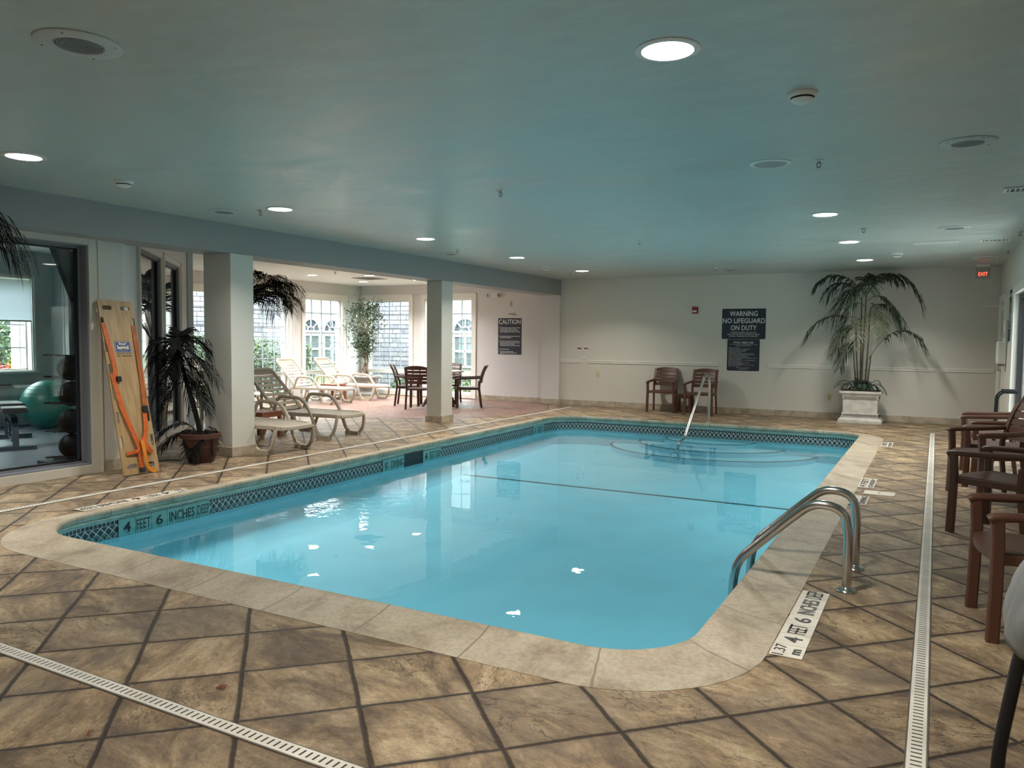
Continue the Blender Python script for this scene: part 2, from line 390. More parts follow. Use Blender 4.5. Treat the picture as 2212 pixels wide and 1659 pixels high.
def text_mb(body, size, xs=1.0, align='LEFT', extrude=.0006, spacing=1.0, line=1.0, heavy=0):
    c = bpy.data.curves.new('t', 'FONT'); c.body = body; c.size = size; c.align_x = align; c.extrude = extrude
    c.space_character = spacing; c.space_line = line; c.resolution_u = 3; c.offset = heavy
    o = bpy.data.objects.new('t', c); COL.objects.link(o)
    dg = bpy.context.evaluated_depsgraph_get(); me = bpy.data.meshes.new_from_object(o.evaluated_get(dg))
    mb = MB(); mb.add([(v.co.x*xs, v.co.y, v.co.z) for v in me.vertices], [tuple(p.vertices) for p in me.polygons])
    bpy.data.objects.remove(o); bpy.data.curves.remove(c); bpy.data.meshes.remove(me)
    return mb

# ------------------------------------------------------------------ the setting
CH = 2.76
def frame_m(p0, p1):
    d = (Vector((p1[0], p1[1], 0))-Vector((p0[0], p0[1], 0))); L = d.length; d.normalize()
    n = Vector((-d.y, d.x, 0))
    return Matrix(((d.x, n.x, 0, p0[0]), (d.y, n.y, 0, p0[1]), (0, 0, 1, 0), (0, 0, 0, 1))), L
def wall(name, p0, p1, th, ops=(), z0=0, z1=CH, m=WALL):
    M_, L = frame_m(p0, p1); mb = MB(); s = 0
    for a, b, c, d in sorted(ops):
        mb.bb((s, 0, z0), (a, th, z1))
        if c > z0: mb.bb((a, 0, z0), (b, th, c))
        if d < z1: mb.bb((a, 0, d), (b, th, z1))
        s = b
    mb.bb((s, 0, z0), (L, th, z1)); mb.xform(M_)
    return struct(mb.build(name, m))
WN = [0]
def window(p0, p1, s0, s1, z0, z1, th, cols, rows, side=-1, low=None, trim=WTRIM, tw=.1, gpos=.5, bars=.016, gap=.0, blackr=False, name=None, sill=False):
    """s0..s1, z0..z1: rough opening. side -1: the trim stands on the local -y face."""
    WN[0] += 1; M_, L = frame_m(p0, p1)
    e = bpy.data.objects.new(name or 'window_%d' % WN[0], None); COL.objects.link(e); e.matrix_world = M_ @ Matrix.Translation((s0, 0, 0)); struct(e)
    W = s1-s0; t = MB(); y0 = -.022 if side < 0 else th+.022; y1 = 0 if side < 0 else th
    for a, b in (((-tw, y0, z0-tw*.8), (0, y1, z1+tw)), ((W, y0, z0-tw*.8), (W+tw, y1, z1+tw)), ((0, y0, z1), (W, y1, z1+tw)), ((0, y0, z0-tw*.8), (W, y1, z0))): t.bb(a, b)
    y2 = y0*1.0+(-.012 if side < 0 else .012)
    for a, b in (((-tw, y2, z0-tw*.8), (-tw+.025, y0, z1+tw)), ((W+tw-.025, y2, z0-tw*.8), (W+tw, y0, z1+tw)), ((-tw, y2, z1+tw-.025), (W+tw, y0, z1+tw))): t.bb(a, b)
    if sill: t.bb((-tw-.03, y0-.05, z0-.03), (W+tw+.03, y0, z0))
    f = t.build('window_frame', trim, e, bevel=.003)
    g = th*gpos; j = MB(); jt = .035
    for a, b in (((0, 0, z0), (jt*.4, th, z1)), ((W-jt*.4, 0, z0), (W, th, z1)), ((0, 0, z1-jt*.4), (W, th, z1)), ((0, 0, z0), (W, th, z0+jt*.4))): j.bb(a, b)
    for a, b in (((0, g-.03, z0), (jt, g+.03, z1)), ((W-jt, g-.03, z0), (W, g+.03, z1)), ((0, g-.03, z1-jt), (W, g+.03, z1)), ((0, g-.03, z0), (W, g+.03, z0+jt))): j.bb(a, b)
    if low: j.bb((0, g-.035, low-.045), (W, g+.035, low+.045))
    j.build('jamb', GREYJ if blackr else WTRIM, e)
    if blackr:
        k = MB()
        for a, b in (((jt, g-.02, z0+jt), (jt+.02, g+.02, z1-jt)), ((W-jt-.02, g-.02, z0+jt), (W-jt, g+.02, z1-jt)), ((jt, g-.02, z1-jt-.02), (W-jt, g+.02, z1-jt)), ((jt, g-.02, z0+jt), (W-jt, g+.02, z0+jt+.02))): k.bb(a, b)
        k.build('gasket', BLACK, e)
    if cols > 1 or rows > 1:
        k = MB(); zl = low or z0
        for i in range(1, cols): x = W*i/cols; k.bb((x-bars/2, g-.01, z0), (x+bars/2, g+.01, z1))
        for i in range(1, rows): z = zl+(z1-zl)*i/rows; k.bb((0, g-.01, z-bars/2), (W, g+.01, z+bars/2))
        k.build('glazing_bars', mat('glazing_bar', (.36, .40, .47), .4), e)
    p = MB(); p.bb((jt, g-.003, z0+jt), (W-jt, g+.003, z1-jt)); p.build('pane', GLASS, e)
    return e

# pool outline (inner coping edge) and rounded paths
INN = [(-5.77, 3.22), (-.965, 3.24), (-.985, 13.16), (-6.13, 13.2)]
OUT = [(-6.03, 2.88), (-.635, 2.90), (-.655, 13.48), (-6.40, 13.5)]
RIN = [.55, .42, .45, .5]; ROU = [.8, .72, .75, .75]
def rounded(c, rad, n=12, off=0):
    pts = []; m = len(c)
    cx = sum(p[0] for p in c)/m; cy = sum(p[1] for p in c)/m
    for i in range(m):
        P = Vector(c[i]); A = (Vector(c[i-1])-P).normalized(); B = (Vector(c[(i+1) % m])-P).normalized()
        P = P-(A+B)*off; r = rad[i]+off
        C = P+(A+B)*r; a0 = math.atan2(-B.y, -B.x); a1 = math.atan2(-A.y, -A.x)
        while a1 < a0: a1 += 2*PI
        if a1-a0 > PI: a0, a1 = a1, a0+2*PI
        for k in range(n+1):
            t = a0+(a1-a0)*k/n; pts.append((C.x+r*math.cos(t), C.y+r*math.sin(t)))
    return pts
def dense(pts, step=.25, n=12):
    # subdivide straight runs equally (both loops have the same corner sampling)
    out = []; m = len(pts)
    for i in range(m):
        out.append(pts[i])
        if i % (n+1) == n:
            a = Vector(pts[i]); b = Vector(pts[(i+1) % m])
            for k in range(1, 20): q = a.lerp(b, k/20); out.append((q.x, q.y))
    return out
inn = dense(rounded(INN, RIN)); outr = dense(rounded(OUT, ROU))
NL = len(inn)
# deck
def flat_with_hole(name, outer, hole, z, m):
    vs = [Vector((x, y, z)) for x, y in outer]+[Vector((x, y, z)) for x, y in hole]
    tris = geometry.tessellate_polygon([vs[:len(outer)], vs[len(outer):]])
    mb = MB(); mb.add(vs, [tuple(t) for t in tris]); o = mb.build(name, m)
    if o.data.polygons[0].normal.z < 0: o.data.flip_normals()
    return struct(o)
flat_with_hole('floor', [(-13.3, -2.5), (1.2, -2.5), (1.2, 16.0), (-13.3, 16.0)], outr[::-1], 0, DECK)

# coping: profile from the deck up to the raised lip and under it
mb = MB(); prof = [(0, -.02), (0, .002), (.35, .010), (.70, .022), (.90, .036), (.97, .038), (1.0, .028), (1.01, .008), (1.0, -.012), (.95, -.022), (.80, -.024), (.80, -.05)]
vs = []; fs = []; K = len(prof)
for i in range(NL):
    a = Vector(outr[i]); b = Vector(inn[i])
    for t, z in prof: q = a.lerp(b, t); vs.append((q.x, q.y, z))
for i in range(NL):
    j = (i+1) % NL
    for k in range(K-1): fs.append((i*K+k, j*K+k, j*K+k+1, i*K+k+1))
mb.add(vs, fs); cop = struct(mb.build('coping', COPING, smooth=50))
mid = [(Vector(outr[i])+Vector(inn[i]))/2 for i in range(NL)]
arc = [0.0]
for i in range(NL): arc.append(arc[-1]+(mid[(i+1) % NL]-mid[i]).length)
# arclength where the front run reaches x = -1.25
a0 = next(arc[i]+(mid[i].x+1.25)/(mid[i].x-mid[i+1].x)*(mid[i+1]-mid[i]).length for i in range(NL-1) if mid[i].x <= -1.25 < mid[i+1].x and mid[i].y < 4)
uvl = cop.data.uv_layers.new(name='uv')
for p in cop.data.polygons:
    idx = [cop.data.loops[l].vertex_index for l in p.loop_indices]; ring = [i//K for i in idx]; wrap = max(ring)-min(ring) > 2
    for l, vi in zip(p.loop_indices, idx):
        i = vi//K; s = arc[NL] if (wrap and i == 0) else arc[i]
        uvl.data[l].uv = ((s-a0)/.606, prof[vi % K][0])

# pool shell: plain band, mosaic band, plastered walls, floor, steps
WZ = -.165
inn2 = [(Vector(outr[i]).lerp(Vector(inn[i]), .80)) for i in range(NL)]
arc2 = [0.0]
for i in range(NL): arc2.append(arc2[-1]+(inn2[(i+1) % NL]-inn2[i]).length)
def ringwall(name, z0, z1, m, uv=False):
    mb = MB(); vs = []; fs = []
    for i in range(NL): vs += [(inn2[i].x, inn2[i].y, z0), (inn2[i].x, inn2[i].y, z1)]
    for i in range(NL): j = (i+1) % NL; fs.append((2*i, 2*i+1, 2*j+1, 2*j))
    mb.add(vs, fs); o = struct(mb.build(name, m, smooth=60))
    if uv:
        U = o.data.uv_layers.new(name='uv')
        for p in o.data.polygons:
            idx = [o.data.loops[l].vertex_index for l in p.loop_indices]; rg = [i//2 for i in idx]; wr = max(rg)-min(rg) > 2
            for l, vi in zip(p.loop_indices, idx):
                s = arc2[NL] if (wr and vi//2 == 0) else arc2[vi//2]
                U.data[l].uv = (s, (z1-z0) if vi % 2 else 0)
    return o
ringwall('pool_band', -.075, -.045, TEALT)
ringwall('pool_mosaic', -.225, -.075, MOSAIC, True)
ringwall('pool_wall', -.75, -.225, PLASTER)
mb = MB(); X0, X1 = -6.6, -.6; BY = 9.45
ys = [(2.7, -.64), (6.5, -.62), (BY, -.52), (13.7, -.46)]
vs = []; fs = []; NC = 9
for i in range(NL):
    d = (Vector(inn[i])-Vector(outr[i])).normalized()
    for k in range(NC):
        a = PI/2*k/(NC-1); q = inn2[i]+d*.42*(1-math.cos(a)); vs.append((q.x, q.y, -.22-.43*math.sin(a)))
for i in range(NL):
    j = (i+1) % NL
    for k in range(NC-1): fs.append((i*NC+k, j*NC+k, j*NC+k+1, i*NC+k+1))
cv = MB().add(vs, fs).build('pool_cove', PLASTER, smooth=80); struct(cv)
for (ya, za), (yb, zb) in zip(ys, ys[1:]): mb.add([(X0, ya, za), (X1, ya, za), (X1, yb, zb), (X0, yb, zb)], [(0, 1, 2, 3)])
struct(mb.build('pool_floor', PLASTER))
mb = MB(); mb.bb((-6.05, BY-.03, -.54), (-1.0, BY+.03, -.516)); struct(mb.build('pool_slope_line', mat('dark_line_tile', (.10, .14, .16), .4)))
for i, (r, z) in enumerate(((1.75, -.40), (1.25, -.33), (.78, -.25))):
    mb = MB(); n = 28; pts = [(-3.35+r*math.cos(PI+PI*k/n), 13.26+r*.78*math.sin(PI+PI*k/n)) for k in range(n+1)]
    mb.prism(pts[::-1] if False else pts, -.62, z); struct(mb.build('pool_step', PLASTER))
    mb = MB(); ring = []; 
    vs = []; fs = []
    for k in range(n+1):
        a = PI+PI*k/n
        for q in (r-.05, r+.004): vs.append((-3.35+q*math.cos(a), 13.26+q*.78*math.sin(a), z+.004))
    for k in range(n): fs.append((2*k, 2*k+1, 2*k+3, 2*k+2))
    mb.add(vs, fs); struct(mb.build('pool_step_edge', MATS['dark_line_tile']))
mb = MB(); mb.add([(x, y, WZ) for x, y in [(q.x, q.y) for q in inn2]], [tuple(range(NL))]); wtr = mb.build('water', WATER); wtr['kind'] = 'structure'

# main room
RX = .92; FY = 15.75
wall('wall_back', (-7.36, FY), (RX, FY), .2)
mb = MB(); mb.bb((-7.36, -2.7, CH), (1.3, 16.1, CH+.1)); struct(mb.build('ceiling', CEIL))
mb = MB(); mb.bb((-13.4, -2.7, CH), (-7.36, 16.1, CH+.1)); o = struct(mb.build('ceiling_lounge', LCEIL))
mb = MB(); mb.bb((-7.81, -2.5, 2.42), (-7.36, FY+.2, CH+.02)); struct(mb.build('beam', WALL_SHADED))
wall('wall_front', (1.2, -2.5), (-13.2, -2.5), .2)
# right wall with the exit door and the glazed door
DO = [(15.25-FY, 0, 0, 0)]
def ry(y): return y+2.5
wall('wall_right', (RX, -2.5), (RX, FY+.2), -.2, ops=[(ry(14.35), ry(15.35), 0, 2.12), (ry(9.9), ry(12.75), .0, 2.12)])
# columns
def column(x0, x1, y0, y1):
    e = bpy.data.objects.new('column', None); COL.objects.link(e); e.location = ((x0+x1)/2, (y0+y1)/2, 0); struct(e); w_, d_ = x1-x0, y1-y0
    MB().bb((-w_/2, -d_/2, 0), (w_/2, d_/2, 2.42)).build('shaft', WALL, e, bevel=.006)
    MB().bb((-w_/2-.018, -d_/2-.018, 0), (w_/2+.018, d_/2+.018, .115)).build('tile_base', TRAV, e, bevel=.004)
column(-7.81, -7.345, 6.52, 6.87)
column(-7.70, -7.395, 11.06, 11.40)
MB().bb((-7.81, FY-.06, 0), (-7.36, FY+.12, 2.42)).build('wall_pilaster', WALLC)['kind'] = 'structure'
# lounge walls
LY = 15.85; LX = -13.1
WA = ((-7.5, LY), (LX-.25, LY))   # runs toward -x, room on its left?  local +y points to -Y
def wallA(x): return -7.5-x
wall('wall_lounge_back', (LX-.25, LY), (-7.4, LY), .25, ops=[(-12.95-LX+.25, -11.55-LX+.25, .12, 2.40), (-11.10-LX+.25, -9.72-LX+.25, .12, 2.40)], m=WALLC)
P0 = (LX-.25, LY); P1 = (-7.4, LY)
for a, b in ((-12.95, -11.57), (-11.10, -9.74)):
    window(P0, P1, a-P0[0], b-P0[0], .12, 2.40, .25, 4, 5, low=.6, tw=.13, gpos=.45)
P0 = (LX, 7.3); P1 = (LX, LY+.05)   # local x -> +Y, local +y -> -X
WB = [(10.05, 11.4), (11.92, 13.3), (13.82, 15.17)]
wall('wall_lounge_left', P0, P1, .25, ops=[(a-7.3, b-7.3, .12, 2.38) for a, b in WB], m=WALLC)
for a, b in WB: window(P0, P1, a-7.3, b-7.3, .12, 2.38, .25, 4, 5, low=.6, tw=.12, gpos=.45)
# gym: window wall on the pool, angled corner wall, rear walls
P0 = (-7.7, -2.5); P1 = (-7.7, 5.38)
wall('wall_left', P0, P1, .22, ops=[(3.9, ry(4.985), .09, 2.36)])
window(P0, P1, 3.9, ry(4.985), .09, 2.36, .22, 1, 1, trim=TRIM, tw=.12, gpos=.62, blackr=True)
P0 = (-7.7, 5.38); P1 = (-10.45, 8.4)
wall('wall_left_angled', P0, P1, .22, ops=[(.78, 2.0, .12, 2.46), (2.24, 3.36, .12, 2.46)], m=WALLC)
window(P0, P1, .78, 2.0, .12, 2.46, .22, 1, 1, trim=TRIM, tw=.1, gpos=.20, blackr=True)
window(P0, P1, 2.24, 3.36, .12, 2.46, .22, 1, 1, trim=TRIM, tw=.1, gpos=.20, blackr=True)
P0 = (-12.75, 7.65); P1 = (-10.45, 8.42)
wall('wall_gym_back', P0, P1, .15, ops=[(.3, 1.75, .12, 2.32)], m=GYMW)
window(P0, P1, .3, 1.75, .12, 2.32, .15, 1, 1, trim=mat('pale_trim', (.6, .63, .64), .4), tw=.1, gpos=.6, blackr=True)
P0 = (-12.75, .5); P1 = (-12.75, 7.7)
wall('wall_gym_left', P0, P1, .3, ops=[(5.2, 6.80, .86, 2.33)], m=GYMW)
window(P0, P1, 5.2, 6.80, .86, 2.33, .3, 3, 4, trim=MATS['pale_trim'], tw=.05, gpos=.5, sill=True)
wall('wall_gym_front', (-7.8, .6), (-12.9, .6), .1, m=GYMW)
MB().bb((-13.0, .5, .001), (-7.93, 5.2, .006)).bb((-13.0, 5.2, .001), (-10.2, 7.6, .006)).build('floor_gym', mat('rubber_floor', (.13, .15, .18), .5, col2=(.06, .07, .09), nscale=60, bump=.2, bscale=50))['kind'] = 'structure'
mb = MB(); mb.add([(-7.93, 5.2, .006), (-7.93, 5.55, .006), (-10.3, 8.15, .006), (-10.2, 5.2, .006)], [(0, 1, 2, 3)]); mb.build('floor_gym', MATS['rubber_floor'])['kind'] = 'structure'
# window reveal of the far pilaster; baseboards
def base(name, a, b, th=.016, h=.115):
    M_, L = frame_m(a, b); mb = MB(); n = max(1, int(L/.33))
    for i in range(n): mb.bb((L*i/n+.0015, -th, 0), (L*(i+1)/n-.0015, 0, h))
    mb.xform(M_); return struct(mb.build(name, TRAV, bevel=.002))
base('baseboard_back', (-7.36, FY), (RX, FY)); base('baseboard_pilaster', (-7.81, FY-.06), (-7.36, FY-.06))
base('baseboard_lounge', (-9.58, LY), (-7.81, LY)); base('baseboard_left', (-7.7, 5.12), (-7.7, 5.38)); base('baseboard_lounge', (-13.1, 8.4), (-13.1, 9.9))
base('baseboard_right', (RX, 9.8), (RX, 7.7)); base('baseboard_right', (RX, 14.25), (RX, 12.85))
base('baseboard_left', (-7.7, -2.4), (-7.7, 1.2))
# chair rail
for i, (a, b) in enumerate(((-7.35, -6.86), (-6.70, -3.86), (-2.90, RX-.05))):
    mb = MB(); pr = [(0, -.035), (.012, -.035), (.02, -.028), (.02, -.006), (.012, 0), (.028, .008), (.028, .03), (.014, .036), (0, .036)]
    n = len(pr); vs = [(a, FY-y, .965+z) for y, z in pr]+[(b, FY-y, .965+z) for y, z in pr]
    mb.add(vs, [tuple(range(n)), tuple(range(n, 2*n))[::-1]]+[(k, (k+1) % n, n+(k+1) % n, n+k) for k in range(n)])
    struct(mb.build('trim_%d' % (i+1), WTRIM))

# doors in the right wall
def door(n, y0, y1, z1, glass=False):
    e = bpy.data.objects.new('door_%d' % n, None); COL.objects.link(e); e.location = (RX, y0, 0); struct(e); W = y1-y0
    t = MB(); tw = .1
    t.bb((-.022, -tw, 0), (0, 0, z1+tw)); t.bb((-.022, W, 0), (0, W+tw, z1+tw)); t.bb((-.022, 0, z1), (0, W, z1+tw))
    t.bb((-.034, -tw, 0), (-.022, -tw+.025, z1+tw)); t.bb((-.034, W+tw-.025, 0), (-.022, W+tw, z1+tw)); t.bb((-.034, -tw, z1+tw-.025), (-.022, W+tw, z1+tw))
    t.build('door_casing', WTRIM, e, bevel=.002)
    if glass:
        k = MB(); k.bb((.05, 0, 0), (.12, .05, z1)); k.bb((.05, W-.05, 0), (.12, W, z1)); k.bb((.05, 0, z1-.06), (.12, W, z1)); k.bb((.05, W/2-.03, 0), (.12, W/2+.03, z1)); k.bb((.05, 0, 0), (.12, W, .12))
        k.build('door_frame', BLACK, e); MB().bb((.08, .05, .12), (.086, W-.05, z1-.06)).build('pane', GLASS, e)
        MB().bb((.9, -.6, -.01), (1.0, W+.6, CH)).build('corridor_wall', WALL, e)
    else:
        mb = MB(); mb.bb((.03, .01, .01), (.07, .18, z1-.01)); mb.bb((.03, W-.18, .01), (.07, W-.01, z1-.01)); mb.bb((.03, .18, 1.75), (.07, W-.18, z1-.01)); mb.bb((.03, .18, .01), (.07, W-.18, .9))
        mb.build('door_leaf', WTRIM, e, bevel=.004); MB().bb((.045, .18, .9), (.055, W-.18, 1.75)).build('pane', mat('dark_glass', (.02, .025, .03), .08), e)
        h = MB(); h.tube(fillet([(.03, .12, 1.02), (-.07, .12, 1.02), (-.07, .12, 1.28), (.03, .12, 1.28)], .02), .011, 8); h.build('pull_handle', STEEL, e, smooth=40)
        c = MB(); c.bb((-.045, W*.3, 1.98), (.03, W*.62, 2.04)); c.build('door_closer', WHITEP, e, bevel=.006)
        c = MB(); c.bb((-.28, W*.5, 2.045), (-.0, W*.5+.02, 2.055)); c.build('closer_arm', WHITEP, e)
        MB().bb((.10, -.3, 0), (.14, W+.3, 2.5)).build('dark_backing', BLACK, e)
    return e
door(1, 14.35, 15.35, 2.12); door(2, 9.9, 12.75, 2.12, True)

# ------------------------------------------------------------------ lettering helpers
def wall_m(kind, loc):
    R = {'back': Matrix.Rotation(PI/2, 4, 'X'), 'left': Matrix.Rotation(PI/2, 4, 'Z') @ Matrix.Rotation(PI/2, 4, 'X'),
         'right': Matrix.Rotation(-PI/2, 4, 'Z') @ Matrix.Rotation(PI/2, 4, 'X')}[kind]
    return Matrix.Translation(loc) @ R
def label_obj(name, body, size, pos, m, parent, xs=1, align='LEFT', b=0, line=1, z=.0015, rot=0, width=None):
    mb = text_mb(body, size, xs, align, line=line, heavy=b)
    if width:
        x0 = min(v.x for v in mb.v); x1 = max(v.x for v in mb.v); k = width/(x1-x0)
        for v in mb.v: v.x *= k
    mb.xform(Matrix.Translation((pos[0], pos[1], z)) @ Matrix.Rotation(rot, 4, 'Z'))
    return mb.build(name, m, parent)
def plate(w_, h_, t, r=.01):
    pts = []
    for cx, cy, a in ((w_/2-r, -h_/2+r, -90), (w_/2-r, h_/2-r, 0), (-w_/2+r, h_/2-r, 90), (-w_/2+r, -h_/2+r, 180)):
        for k in range(5): q = math.radians(a+k*22.5); pts.append((cx+r*math.cos(q), cy+r*math.sin(q)))
    return MB().prism(pts, -t, 0)

# ------------------------------------------------------------------ wall signs
def sign(name, label, M_, w_, h_):
    e = thing(name, label, 'sign'); e.matrix_world = M_
    plate(w_+.016, h_+.016, .005, .022).xform(Matrix.Translation((0, 0, .006))).build('backing', WHITEP, e)
    plate(w_, h_, .003, .02).xform(Matrix.Translation((0, 0, .0085))).build('panel', SIGN, e)
    return e
s = sign('warning_sign', 'large navy no lifeguard warning sign on back wall above the rules sign', wall_m('back', (-3.378, FY, 1.785)), .85, .60)
for body, y, sz, wd in (('WARNING', .155, .135, .54), ('NO LIFEGUARD', .015, .135, .82), ('ON DUTY', -.125, .135, .50)):
    label_obj('lettering', body, sz, (0, y), SIGNT, s, .8, 'CENTER', .0015, z=.009, width=wd)
for k, body in enumerate(('CHILDREN UNDER THE AGE OF 16', 'SHALL NOT USE POOL WITHOUT A PARENT', 'OR ADULT GUARDIAN IN ATTENDANCE')):
    label_obj('lettering', body, .036, (0, -.185-.036*k), SIGNT, s, 1, 'CENTER', z=.009, width=(.50, .63, .56)[k])
s = sign('pool_rules_sign', 'navy pool area use rules sign on back wall directly below the warning sign', wall_m('back', (-3.372, FY, 1.165)), .63, .62)
label_obj('lettering', 'POOL AREA USE', .05, (0, .235), SIGNT, s, 1, 'CENTER', .001, z=.009, width=.38)
for k, (b_, wd) in enumerate((('FOR YOUR SAFETY, IT IS REQUIRED THAT YOU', .54), ('OBSERVE THE FOLLOWING', .30))): label_obj('lettering', b_, .022, (0, .205-.028*k), SIGNT, s, 1, 'CENTER', z=.009, width=wd)
rules = ['Registered guests only.', 'No children under 16 may be with an adult.', 'Running and horseplay are prohibited.', 'Appropriate swim attire required.', 'Diving strictly prohibited.', 'Alcohol and glass are not allowed in the pool area.',
         'Showering is required before entering the pool area.', 'Pets are not allowed in the pool area.', 'No food or drink in the pool at all times.', 'Please report unsafe conditions to management or the', 'management immediately.', 'Individuals assume all risk for and release management',
         'while using pool facilities.', 'Please limit time while babies are present.', 'Shower before entering pool.', 'Persons using pool facilities do so at their own risk.', 'Swim at your own risk.']
label_obj('lettering', '\n'.join(rules), .0215, (-.285, .14), SIGNT, s, 1.12, 'LEFT', z=.009, line=1.05)
for k, b_ in enumerate(('Thank you for your patronage', 'and cooperation')): label_obj('lettering', b_, .022, (0, -.255-.026*k), SIGNT, s, 1, 'CENTER', z=.009)
s = sign('caution_sign', 'dark blue CAUTION sign with white numbered rules on the lounge wall', wall_m('back', (-8.705, LY, 1.507)), .62, .84)
label_obj('lettering', 'CAUTION', .15, (0, .285), SIGNT, s, .9, 'CENTER', .002, z=.009, width=.57)
items = [(.215, '1.', 'Elderly Persons, Pregnant Women, Infants\nAnd Those With Health Conditions\nRequiring Medical Care Should Consult\nWith A Physician Before Entering The Spa.'), (.015, '2.', 'Unsupervised Use By Children Under The\nAge Of 14 Is Prohibited.'),
         (-.10, '3.', 'Hot Water Immersion While Under The\nInfluence Of Alcohol, Narcotics, Drugs Or\nMedicines May Lead To Serious\nConsequences And Is Not Recommended.'), (-.285, '4.', 'Do Not Use Alone.'), (-.35, '5.', 'Long Exposure May Result In\nHyperthermia, Nausea, Dizziness Or\nFainting.')]
for y, n_, tx in items:
    y = y if y > -.3 else y+.012
    label_obj('lettering', tx, .034, (-.255, y-.025), SIGNT, s, .9, 'LEFT', .0006, z=.009, line=.95); label_obj('lettering', n_, .034, (-.295, y-.025), SIGNT, s, .9, 'LEFT', .0006, z=.009)
e = thing('notice_sign', 'tall black notice sign on the right wall between door and glazed door', 'sign'); e.matrix_world = wall_m('right', (RX, 13.4, 1.85))
plate(.62, .75, .004).xform(Matrix.Translation((0, 0, .005))).build('panel', SIGN, e)
label_obj('lettering', 'POOL AREA USE', .07, (0, .27), SIGNT, e, 1, 'CENTER', .001, z=.006)
label_obj('lettering', '\n'.join(rules[:12]), .026, (-.27, .18), SIGNT, e, 1, z=.006, line=1.3)

# ------------------------------------------------------------------ small wall things
def wall_plate(name, label, cat, kind, loc, w_, h_, m, extra=None):
    e = thing(name, label, cat); e.matrix_world = wall_m(kind, loc)
    plate(w_, h_, .006, .006).xform(Matrix.Translation((0, 0, .006))).build('cover_plate', m, e)
    for nm, mm_, c, d in extra or []: MB().box(c, d).build(nm, mm_, e, bevel=.001)
    return e
IVORY = mat('ivory_plate', (.62, .56, .38), .4)
RED = mat('red_enamel', (.28, .02, .025), .4)
wall_plate('light_switch', 'small ivory switch plate below the chair rail on back wall', 'switch', 'back', (-6.463, FY, .70), .075, .125, IVORY, [('toggle', IVORY, (0, 0, .01), (.012, .026, .012))])
wall_plate('power_outlet', 'ivory outlet low on back wall beside the white planter', 'outlet', 'back', (-1.755, FY, .40), .08, .125, IVORY, [('socket', mat('ivory_dark', (.42, .36, .2), .4), (0, .025, .007), (.034, .034, .004)), ('socket', MATS['ivory_dark'], (0, -.025, .007), (.034, .034, .004))])
wall_plate('push_button_plate', 'white plate with one dark button in the gap of the chair rail', 'plate', 'back', (-6.785, FY, 1.02), .085, .14, WHITEP, [('button', INK, (0, 0, .008), (.016, .016, .008))])
for x, lb in ((-6.905, 'left of two square white boxes with a black and a red button'), (-6.748, 'right of two square white boxes with a black and a red button')):
    e = wall_plate('control_box', lb, 'control', 'back', (x, FY, 1.255), .12, .12, WHITEP)
    for nm, mm_, dx in (('black_button', INK, -.018), ('red_button', RED, .03)):
        k = MB(); k.lathe((dx, 0, .006), [(.0001, .012), (.018, .012), (.02, .0)], 16); k.build(nm, mm_, e)
e = wall_plate('fire_strobe', 'dark red fire alarm strobe left of the warning sign', 'alarm', 'back', (-4.35, FY, 2.06), .12, .135, RED)
MB().box((0, 0, .022), (.11, .125, .035)).build('housing', RED, e, bevel=.006)
MB().box((0, -.02, .045), (.085, .035, .02)).build('strobe_lens', mat('clear_lens', (.75, .78, .8), .1), e, bevel=.004)
wall_plate('thermostat', 'small tan plate high on lounge wall below the emergency light', 'thermostat', 'back', (-8.68, LY, 2.26), .065, .12, mat('tan_plate', (.58, .40, .22), .5), [('slot', MATS['ivory_dark'], (.012, 0, .008), (.01, .09, .004))])
e = thing('wall_bracket', 'slim grey bracket on lounge wall just above the CAUTION sign', 'bracket'); e.matrix_world = wall_m('back', (-8.62, LY, 2.02))
MB().prism([(-.11, .01), (.05, .01), (.09, -.03), (.06, -.03), (-.11, -.01)], 0, .03).build('bracket_arm', mat('grey_plastic', (.36, .34, .31), .5), e)
# emergency light
e = thing('emergency_light', 'white twin head emergency light high on the lounge wall', 'emergency light'); e.matrix_world = wall_m('back', (-9.08, LY, 2.455))
k = plate(.30, .12, .05, .055).xform(Matrix.Translation((0, 0, .055))); k.build('housing', WHITEP, e, smooth=40)
for dx in (-.145, .12):
    h = MB(); h.lathe((0, 0, 0), [(.0001, .0), (.035, .0), (.052, .035), (.052, .055), (.044, .056)], 20); h.xform(Matrix.Translation((dx, 0, .05)) @ Matrix.Rotation(-.5 if dx < 0 else .25, 4, 'Y')); p = h.build('lamp_head', WHITEP, e, smooth=40)
    g = MB(); g.lathe((0, 0, 0), [(.0001, .045), (.044, .045)], 20); g.xform(Matrix.Translation((dx, 0, .05)) @ Matrix.Rotation(-.5 if dx < 0 else .25, 4, 'Y')); g.build('lens', mat('smoked_lens', (.30, .28, .25), .1), e)
# towel dispenser, first-aid items and cord beside the exit door
e = thing('towel_dispenser', 'white dispenser box on right wall beside the exit door', 'dispenser', (RX-.005, 14.0, 1.30)); 
MB().bb((-.12, -.14, -.17), (0, .14, .17)).build('housing', WHITEP, e, bevel=.02); MB().bb((-.10, -.10, -.20), (-.02, .10, -.17)).build('outlet_slot', GREYJ, e)
e = thing('wall_telephone', 'slim white handset fixed above the dispenser beside exit door', 'telephone', (RX, 13.75, 1.62)); MB().bb((-.05, -.04, -.17), (0, .04, .17)).build('handset', WHITEP, e, bevel=.012); MB().bb((-.055, -.02, -.1), (-.05, .02, -.02)).build('keypad', INK, e)
